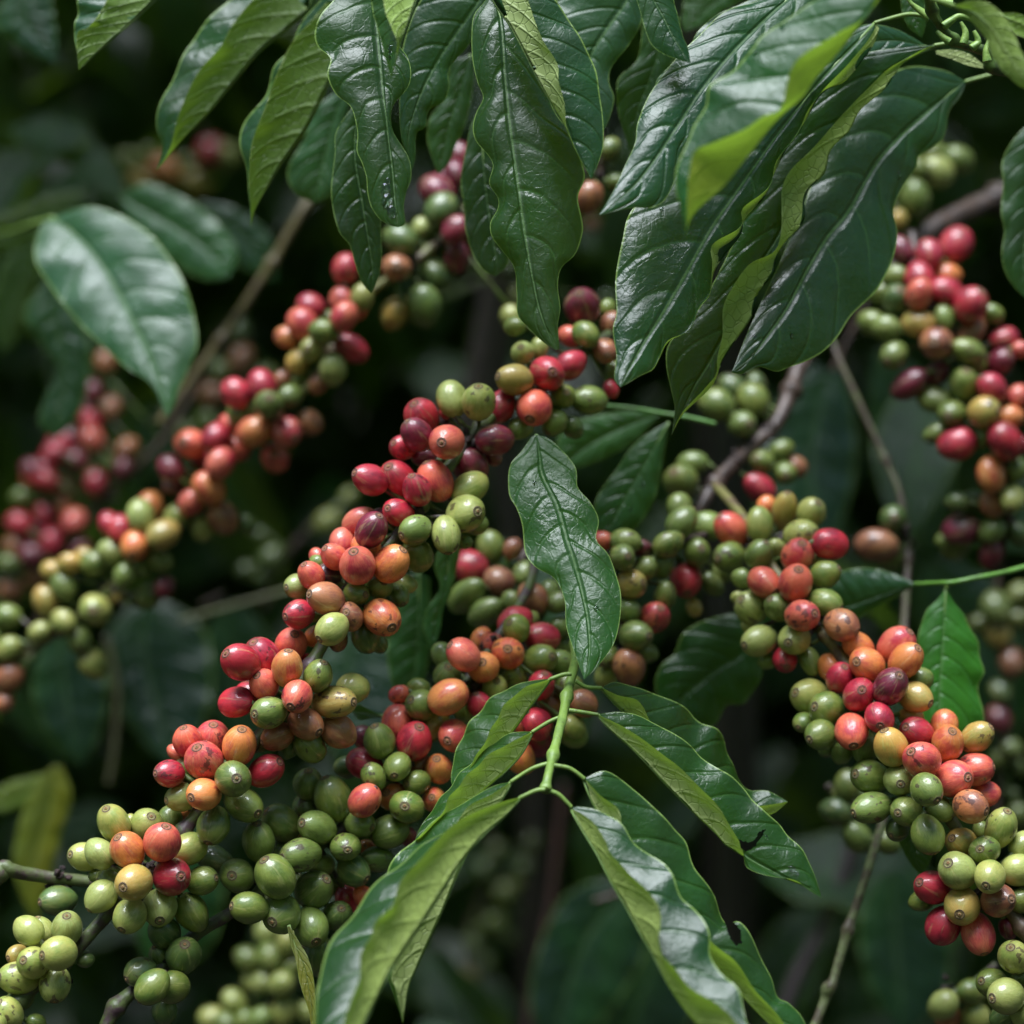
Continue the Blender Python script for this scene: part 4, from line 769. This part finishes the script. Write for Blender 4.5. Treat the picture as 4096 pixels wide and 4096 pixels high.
leaf(TW, 'T9', '1105,252 1000,200 850,150 700,135 560,160 480,200 350,330', '1105,256 950,310 780,370 600,430 450,440 350,450', '1105,260 1000,335 880,410 760,470 680,512 540,520 350,470', 1.215, 1.225, off=(2, 0, 3), up=(.022, .10, .035), quilt=.7, seed=62, label='blurred blue-green leaf pointing left')
# ---- dark leaf behind centre right
BL = thing('coffee_shoot', 'broad blurred dark green leaf behind the lower centre-right cherries', 'leaf', at(3050, 2450, 1.25), 'leafy coffee shoots')
leaf(BL, 'B2', '1320,-120 1000,-60 820,10 740,90 700,200 610,280 565,380 570,480 600,600 640,720 700,800', '1340,-100 1180,200 1000,310 860,420 760,510 700,650 700,800', '1400,-100 1360,150 1320,280 1300,380 1250,470 1180,550 1070,560 1030,620 980,700 850,770 702,802', 1.24, 1.23, off=(3, 0, 4), up=(.010, .07, .012), quilt=.5, ruf=.4, seed=63, pet='1420,-200 1380,-150 1340,-100', petd=1.26)
BM_ = thing('coffee_shoot', 'wet dark leaf and pale blurred leaf on a thin green twig above centre right', 'twig', at(2850, 1680, 1.24), 'leafy coffee shoots')
stem(BM_, 'V', '1350,800,1.24 1300,788,1.24 1250,780,1.24 1190,770,1.24 1130,765,1.24', 1.2, 1.0, cols=((.10, .24, .05), (.08, .17, .04)))
leaf(BM_, 'V', '1262,795 1200,835 1160,890 1128,935 1120,980 1140,1018', '1262,797 1220,870 1180,940 1140,1018', '1264,797 1252,860 1238,930 1208,985 1175,1006 1140,1020', 1.22, 1.21, off=(2, 0, 2), up=(.014, .075, .018), quilt=1.1, seed=64, drops=((.3, .5, 1.4), (.4, .7, 1.2)), label='wet glossy dark leaf')
leaf(BM_, 'V', '1245,777 1180,775 1120,785 1075,800 1052,830 1060,880', '1248,780 1180,805 1120,835 1085,860 1060,882', '1245,783 1200,830 1150,860 1100,880 1062,884', 1.27, 1.27, up=(.05, .14, .04), seed=65, label='pale blurred leaf')
BN = thing('coffee_shoot', 'narrow twisted dark leaf hanging below the green cherries left of the centre leaf', 'leaf', at(1800, 2170, 1.2), 'leafy coffee shoots')
leaf(BN, 'V', '845,1000 828,1035 820,1070 830,1110 805,1150 800,1190 815,1228', '852,1000 850,1035 845,1080 840,1120 825,1170 817,1228', '860,1000 868,1035 862,1070 850,1120 836,1150 830,1190 819,1228', 1.2, 1.2, up=(.015, .08, .02), quilt=.4, seed=66)
leaf(BN, 'V', '770,1080 750,1150 730,1220 740,1290 760,1330', '790,1080 790,1170 785,1260 762,1332', '810,1090 812,1200 800,1280 764,1332', 1.27, 1.27, up=(.008, .045, .01), seed=67)
# ---- blurred left leaves
LL = thing('coffee_shoot', 'out-of-focus shoot with one large pale green ribbed leaf pointing down, left side', 'shoot', at(380, 1700, 1.38), 'leafy coffee shoots')
stem(LL, 'L0', '-60,900,1.6 60,870,1.5 130,845,1.42 200,825,1.36', 2, 1.6, cols=FRESH_ST)
leaf(LL, 'L0', '195,822 150,860 130,970 190,1080 290,1210 390,1310 480,1390 560,1440 600,1500 627,1575', '200,822 280,880 370,980 450,1110 510,1230 570,1350 610,1470 629,1575', '205,818 330,780 440,805 560,880 630,960 690,1060 730,1180 745,1300 715,1380 680,1460 655,1530 631,1577', 1.36, 1.30, off=(0, 0, 6), up=(.050, .15, .065), bulge=1.5, quilt=.45, ruf=.6, seed=71, arch=4)
leaf(LL, 'L0', '455,745 500,860 590,940 680,1010 780,1055 862,1045', '455,740 560,800 680,870 790,950 864,1042', '460,735 560,690 700,750 800,820 880,920 890,980 866,1040', 1.5, 1.48, up=(.045, .14, .05), quilt=.6, seed=72, label='blurred mottled leaf beyond the large one')
leaf(LL, 'L0', '180,1060 90,1180 160,1300 220,1400 170,1500 150,1600 208,1655', '190,1060 220,1250 250,1400 225,1550 208,1655', '200,1060 320,1260 340,1350 320,1500 280,1590 210,1655', 1.48, 1.47, up=(.016, .06, .026), quilt=1.6, seed=73, label='dark blurred hanging leaf')
leaf(LL, 'L0', '320,720 180,735 80,785 -60,825', '325,728 180,790 60,860 -60,900', '320,735 200,850 80,930 -60,965', 1.6, 1.6, up=(.09, .14, .02), seed=74, label='olive leaf at the left edge')
leaf(LL, 'L0', '120,880 0,1000 -30,1200 5,1330', '125,885 70,1050 20,1200 8,1332', '130,890 160,1040 80,1250 12,1332', 1.65, 1.65, up=(.07, .11, .02), seed=75)
leaf(LL, 'L0', '700,820 780,900 900,1000 1040,1060', '720,780 850,850 960,940 1040,1062', '760,760 900,790 1020,900 1044,1062', 1.6, 1.6, up=(.03, .08, .045), seed=76)
leaf(LL, 'L0', '60,-60 -20,80 60,160 130,210 215,238', '100,-60 90,60 150,150 216,238', '180,-60 195,0 208,80 216,160 217,238', 1.42, 1.42, up=(.02, .06, .04), seed=77, label='blurred dark leaf in the top left corner')
YL = thing('coffee_shoot', 'yellowing blurred leaf at the lower left edge', 'leaf', at(170, 3060, 1.52), 'leafy coffee shoots')
leaf(YL, 'V', '100,1445 60,1490 38,1550 25,1630 45,1700 65,1735', '105,1445 88,1540 66,1620 66,1735', '115,1445 135,1500 118,1560 95,1650 68,1735', 1.5, 1.5, up=(.26, .25, .02), un=(.26, .25, .02), seed=78)
leaf(YL, 'V', '110,1455 60,1465 10,1480 -40,1520', '110,1462 60,1490 10,1515 -40,1525', '108,1468 60,1510 10,1530 -40,1530', 1.52, 1.52, up=(.20, .26, .03), un=(.2, .26, .03), seed=79)

# ---- large shaded leaves further back
SB = thing('coffee_shoot', 'large out-of-focus grey-green leaves hanging in the shade behind the right branch', 'shoot', at(3300, 1300, 1.5), 'leafy coffee shoots')
stem(SB, 'V', '1640,560,1.5 1600,640,1.5 1570,700,1.5', 2, 1.6, cols=BROWN_ST)
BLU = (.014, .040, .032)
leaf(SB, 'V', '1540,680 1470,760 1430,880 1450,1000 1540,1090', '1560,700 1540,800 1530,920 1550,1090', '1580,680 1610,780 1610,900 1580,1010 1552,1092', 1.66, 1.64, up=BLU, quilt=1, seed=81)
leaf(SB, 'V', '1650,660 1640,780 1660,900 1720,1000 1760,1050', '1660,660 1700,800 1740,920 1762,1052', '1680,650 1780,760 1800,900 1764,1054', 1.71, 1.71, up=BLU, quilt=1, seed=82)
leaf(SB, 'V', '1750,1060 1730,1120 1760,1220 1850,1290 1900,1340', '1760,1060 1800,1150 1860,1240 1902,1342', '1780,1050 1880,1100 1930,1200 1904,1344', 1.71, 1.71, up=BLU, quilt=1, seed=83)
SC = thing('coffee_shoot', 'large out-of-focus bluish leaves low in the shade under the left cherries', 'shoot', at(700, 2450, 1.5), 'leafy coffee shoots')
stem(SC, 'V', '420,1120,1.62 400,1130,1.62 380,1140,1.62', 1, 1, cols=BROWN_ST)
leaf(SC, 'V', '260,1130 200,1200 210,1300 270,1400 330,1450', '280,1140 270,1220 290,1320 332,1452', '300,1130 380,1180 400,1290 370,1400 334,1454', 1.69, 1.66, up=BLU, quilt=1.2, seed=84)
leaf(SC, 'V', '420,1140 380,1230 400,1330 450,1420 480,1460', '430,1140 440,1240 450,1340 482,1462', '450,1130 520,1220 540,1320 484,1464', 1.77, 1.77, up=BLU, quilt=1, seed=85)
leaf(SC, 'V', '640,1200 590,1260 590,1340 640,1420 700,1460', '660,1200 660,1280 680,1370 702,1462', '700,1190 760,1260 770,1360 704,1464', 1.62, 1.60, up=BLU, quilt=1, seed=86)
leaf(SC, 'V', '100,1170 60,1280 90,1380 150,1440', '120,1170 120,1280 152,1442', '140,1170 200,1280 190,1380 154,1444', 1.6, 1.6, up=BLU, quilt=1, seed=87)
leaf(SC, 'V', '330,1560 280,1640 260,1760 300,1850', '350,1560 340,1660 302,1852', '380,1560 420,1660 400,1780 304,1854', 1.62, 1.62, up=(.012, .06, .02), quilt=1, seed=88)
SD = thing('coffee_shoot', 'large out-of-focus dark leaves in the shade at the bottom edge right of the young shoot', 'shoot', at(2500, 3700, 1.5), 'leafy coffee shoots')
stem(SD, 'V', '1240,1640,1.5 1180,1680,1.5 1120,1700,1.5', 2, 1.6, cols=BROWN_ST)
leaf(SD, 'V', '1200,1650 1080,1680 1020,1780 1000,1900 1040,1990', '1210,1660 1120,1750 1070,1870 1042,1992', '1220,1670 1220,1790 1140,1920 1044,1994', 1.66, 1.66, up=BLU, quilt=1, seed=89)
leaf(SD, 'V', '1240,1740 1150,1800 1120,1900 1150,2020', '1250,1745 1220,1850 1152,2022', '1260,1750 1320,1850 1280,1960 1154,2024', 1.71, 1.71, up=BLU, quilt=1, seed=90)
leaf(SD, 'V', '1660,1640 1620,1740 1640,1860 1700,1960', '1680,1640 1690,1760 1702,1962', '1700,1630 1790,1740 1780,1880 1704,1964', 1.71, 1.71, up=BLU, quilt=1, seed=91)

HB2, QHB2 = branch('three dim cherries peeping out between the longest leaf and the broad right leaves', 'R1', '330,480,1.27 340,600,1.27 330,700,1.27 300,760,1.27', 'fruiting coffee branches', 2, 2, cols=BROWN_ST)
fruit(HB2, QHB2, 'R1: 290 745 50 b; 395 690 36 g; 370 560 38 g', dark=.7, seed=41)
# ================================================================== the bushes behind
def simple_leaf_mesh(seed, nv=18, nc=8):
    rs = random.Random(seed); bm = bmesh.new(); uvl = bm.loops.layers.uv.new('UVMap')
    L = 1.0; Wd = .17 + .05 * rs.random(); g = []
    bend = rs.uniform(.25, .7); fold = rs.uniform(.05, .5)
    for i in range(nv):
        v = i / (nv - 1); w = Wd * (math.sin(math.pi * v ** .85) ** .8) * (1 + .08 * math.sin(14 * v + seed)); row = []
        th = bend * v * 2
        x0 = math.sin(th) / (2 * bend) if bend else v; z0 = -(1 - math.cos(th)) / (2 * bend)
        for j in range(nc + 1):
            u = -1 + 2 * j / nc
            row.append((bm.verts.new((x0, u * w, z0 + abs(u) * w * fold + .012 * abs(math.sin(math.pi * (10 * v - 1.9 * abs(u) ** 1.35))) + .02 * u * u * math.sin(24 * v + seed))), u, v))
        g.append(row)
    for i in range(nv - 1):
        for j in range(nc):
            q = ((i, j), (i + 1, j), (i + 1, j + 1), (i, j + 1))
            f = bm.faces.new([g[a][b][0] for a, b in q])
            for lp, (a, b) in zip(f.loops, q): lp[uvl].uv = ((g[a][b][1] + 1) / 2, g[a][b][2])
    me = bpy.data.meshes.new('leaf'); bm.to_mesh(me); bm.free(); me.materials.append(M_LF)
    me.polygons.foreach_set('use_smooth', [True] * len(me.polygons)); return me
SL = [simple_leaf_mesh(i) for i in range(5)]
SLL = [simple_leaf_mesh(i, 9, 4) for i in range(5)]
def leaf_matrix(p, L, rs):
    d = Vector((rs.uniform(-1, 1), rs.uniform(-.9, .3), rs.uniform(-1.2, .25))).normalized()
    up = Vector((rs.uniform(-.5, .5), rs.uniform(-.9, -.1), rs.uniform(.3, 1))).normalized()
    y = up.cross(d).normalized(); z = d.cross(y)
    M = Matrix((d, y, z)).transposed().to_4x4()
    return Matrix.Translation(p) @ M @ Matrix.Diagonal((L, L, L, 1))
def mass(name, n, fn, parent, kind, seed, color, origin):
    rs = random.Random(seed); V = []; Fc = []; UV = []
    base = []
    for me in SLL:
        vs = [v.co.copy() for v in me.vertices]; fs = [list(p.vertices) for p in me.polygons]; uv = [tuple(l.uv) for l in me.uv_layers[0].data]
        base.append((vs, fs, uv))
    for i in range(n):
        vs, fs, uv = base[rs.randrange(5)]; p = fn(rs); M = leaf_matrix(p - origin, rs.uniform(.12, .21), rs); k = len(V)
        V += [M @ v for v in vs]; Fc += [[a + k for a in f] for f in fs]; UV += uv
    me = bpy.data.meshes.new(name); me.from_pydata(V, [], Fc); l = me.uv_layers.new(name='UVMap')
    l.data.foreach_set('uv', [c for q in UV for c in q]); me.materials.append(M_LF)
    me.polygons.foreach_set('use_smooth', [True] * len(me.polygons))
    o = link(name, me, parent, origin); paint(o, color, (.10, .17, .03))
    if kind: o['kind'] = kind
    return o
def bush(label, cx, cy, n_ind, n_mass, seed, dcol):
    rs = random.Random(seed)
    org = Vector((cx, cy, 0)); root = thing('coffee_bush', label, 'bush', org, 'coffee bushes behind the branches')
    for q in range(4):
        bx, by = cx + rs.uniform(-.12, .12), cy + rs.uniform(-.05, .2)
        P = [Vector((bx + .1 * rs.uniform(-1, 1) * t * t + q * .02, by + .05 * t, 2.6 * t)) for t in [i / 10 for i in range(11)]]
        bm = bmesh.new(); add_tube(bm, P, [.022 - .014 * i / 10 for i in range(11)], 10, rough=.2)
        o = finish(bm, 'trunk', [M_ST], root, P[0].copy()); paint(o, (.022, .016, .013), (.015, .012, .010))
    for i in range(n_ind):
        d = rs.uniform(1.62, 2.3); p = at(rs.uniform(-200, 4300), rs.uniform(-200, 4300), d)
        p.x = cx + (p.x) * .55
        o = link('leaf', SL[rs.randrange(5)], root, p)
        M = leaf_matrix(Vector((0, 0, 0)), rs.uniform(.11, .18), rs)
        loc = o.location.copy(); o.matrix_local = Matrix.Translation(loc) @ M
        v = rs.uniform(.6, 1.5); paint(o, (dcol[0] * v, dcol[1] * v, dcol[2] * v), (.10, .17, .03))
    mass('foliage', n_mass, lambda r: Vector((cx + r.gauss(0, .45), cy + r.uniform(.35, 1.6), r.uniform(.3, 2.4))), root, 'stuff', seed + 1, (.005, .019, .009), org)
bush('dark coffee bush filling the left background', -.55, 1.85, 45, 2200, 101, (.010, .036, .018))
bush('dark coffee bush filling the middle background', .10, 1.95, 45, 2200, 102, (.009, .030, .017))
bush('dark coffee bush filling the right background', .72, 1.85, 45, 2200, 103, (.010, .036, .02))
# blurred cherries scattered on the middle bush
def far_branch(label, s, data, dark, seed):
    r, Q = branch(label, 'V', s, 'distant fruiting branches', 2, 2, cols=BROWN_ST); fruit(r, Q, data, dark=dark, seed=seed)
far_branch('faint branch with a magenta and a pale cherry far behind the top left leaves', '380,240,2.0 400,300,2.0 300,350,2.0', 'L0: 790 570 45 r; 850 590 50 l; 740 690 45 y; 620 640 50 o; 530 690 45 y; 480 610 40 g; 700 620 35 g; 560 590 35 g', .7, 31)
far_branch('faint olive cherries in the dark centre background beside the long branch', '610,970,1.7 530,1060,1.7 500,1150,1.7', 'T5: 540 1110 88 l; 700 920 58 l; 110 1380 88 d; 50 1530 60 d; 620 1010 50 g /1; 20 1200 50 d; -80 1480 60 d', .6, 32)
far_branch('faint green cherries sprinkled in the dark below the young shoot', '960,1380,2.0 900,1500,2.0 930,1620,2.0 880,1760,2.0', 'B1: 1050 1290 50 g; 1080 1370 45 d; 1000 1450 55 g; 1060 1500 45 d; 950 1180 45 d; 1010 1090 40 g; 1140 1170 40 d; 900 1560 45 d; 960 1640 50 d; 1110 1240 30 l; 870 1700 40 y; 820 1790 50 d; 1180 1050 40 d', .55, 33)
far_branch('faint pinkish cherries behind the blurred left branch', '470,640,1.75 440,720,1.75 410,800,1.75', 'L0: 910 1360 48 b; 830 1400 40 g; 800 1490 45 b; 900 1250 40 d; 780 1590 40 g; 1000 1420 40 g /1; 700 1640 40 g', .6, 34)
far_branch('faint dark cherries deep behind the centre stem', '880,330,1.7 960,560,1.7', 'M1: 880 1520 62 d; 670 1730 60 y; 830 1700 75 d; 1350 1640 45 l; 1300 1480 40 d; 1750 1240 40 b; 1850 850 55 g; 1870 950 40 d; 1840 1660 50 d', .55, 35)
# ---- ground and slope
def sheet(name, pts_, faces, mat):
    me = bpy.data.meshes.new(name); me.from_pydata(pts_, [], faces); me.materials.append(mat); o = link(name, me, None, Vector((0, 0, 0))); o['kind'] = 'structure'; return o
gv = []; gf = []; nx, ny = 40, 50
for j in range(ny + 1):
    for i in range(nx + 1):
        X = -40 + 80 * i / nx; Y = -30 + 80 * j / ny
        z = .03 * noise.noise(Vector((X, Y, 0))) + (max(0, Y - 3.2) * .75 if Y < 16 else 9.6) + .0
        gv.append((X, Y, z))
for j in range(ny):
    for i in range(nx): a = j * (nx + 1) + i; gf.append((a, a + 1, a + nx + 2, a + nx + 1))
sheet('ground', gv, gf, M_SOIL)
# ---- added out-of-frame canopy, keeps sky and sun off the background
can = thing('shade_canopy', 'added canopy above the view, placed to shade the bushes behind', 'tree', Vector((.9, 3.0, 0)))
P = [Vector((.9 + .05 * t, 3.0 - .15 * t, 2.6 * t)) for t in [i / 8 for i in range(9)]]
bm = bmesh.new(); add_tube(bm, P, [.06 - .02 * i / 8 for i in range(9)], 12, rough=.2); o = finish(bm, 'trunk', [M_ST], can, P[0].copy()); paint(o, (.022, .016, .013), (.015, .012, .010))
mass('shade_crown', 9000, lambda r: Vector((r.uniform(-3.2, 3.4), r.uniform(1.40, 5.5), r.uniform(1.95, 2.5))), can, 'stuff', 77, (.010, .038, .010), Vector((.9, 3.0, 2.2)))
hb = thing('coffee_bush', 'added unseen bush rows blocking low sky light from the front and sides', 'bush', Vector((0, -1.2, 0)), 'coffee bushes behind the branches')  # rows added out of view to cut off the low sky light
P = [Vector((.3 * math.sin(t), -1.2, 2.4 * t)) for t in [i / 8 for i in range(9)]]
bm = bmesh.new(); add_tube(bm, P, [.04 - .02 * i / 8 for i in range(9)], 12, rough=.2); o = finish(bm, 'trunk', [M_ST], hb, P[0].copy()); paint(o, (.022, .016, .013), (.015, .012, .010))
def shade_hedge(r):
    t = r.random()
    if t < .5: return Vector((r.uniform(-2.8, 2.8), r.uniform(-1.8, -.8), r.uniform(.1, 3.0)))
    return Vector((r.uniform(1.7, 2.6) * (1 if t < .75 else -1), r.uniform(-1.2, 3.5), r.uniform(.1, 2.6)))
mass('foliage', 8500, shade_hedge, hb, 'stuff', 78, (.010, .04, .012), Vector((0, -1.2, 1.2)))
# ================================================================== light, camera
EL, AZ = math.radians(70), math.radians(-25)     # sun high, in front-left of the plant (behind the camera)
w = bpy.data.worlds.new('World'); S.world = w; w.use_nodes = True; nt = w.node_tree
bg = nt.nodes['Background']; sky = nt.nodes.new('ShaderNodeTexSky'); sky.sky_type = 'NISHITA'; sky.sun_disc = False
sky.sun_elevation = EL
nt.links.new(sky.outputs[0], bg.inputs[0]); bg.inputs[1].default_value = .05
sd = Vector((math.sin(AZ) * math.cos(EL), -math.cos(AZ) * math.cos(EL), math.sin(EL)))    # direction towards the sun
sky.sun_rotation = math.atan2(sd.x, sd.y)
sl = bpy.data.lights.new('sun', 'SUN'); sl.energy = 3.3; sl.angle = math.radians(40); sl.color = (.88, .93, 1)
so = bpy.data.objects.new('sun', sl); COL.objects.link(so); so.rotation_euler = sd.to_track_quat('Z', 'Y').to_euler(); so.location = sd * 5 + Vector((0, 1, 1.4))
cam = bpy.data.cameras.new('camera'); co = bpy.data.objects.new('camera', cam); COL.objects.link(co)
co.location = (0, 0, CAMZ); co.rotation_euler = (math.pi / 2, 0, 0)
cam.lens = FOC; cam.sensor_width = SENS; cam.sensor_fit = 'HORIZONTAL'; cam.clip_start = .02; cam.clip_end = 200
cam.dof.use_dof = True; cam.dof.focus_distance = 1.085; cam.dof.aperture_fstop = 3.7
S.camera = co
vs = S.view_settings; S.display_settings.display_device = 'sRGB'
vs.view_transform = 'Standard'; vs.look = 'None'; vs.exposure = 1.34; vs.gamma = 1
S.cycles.max_bounces = 8; S.cycles.transparent_max_bounces = 8; S.cycles.use_denoising = True
S.cycles.sample_clamp_indirect = 4
print('cherries', NCH, 'objects', len(bpy.data.objects))
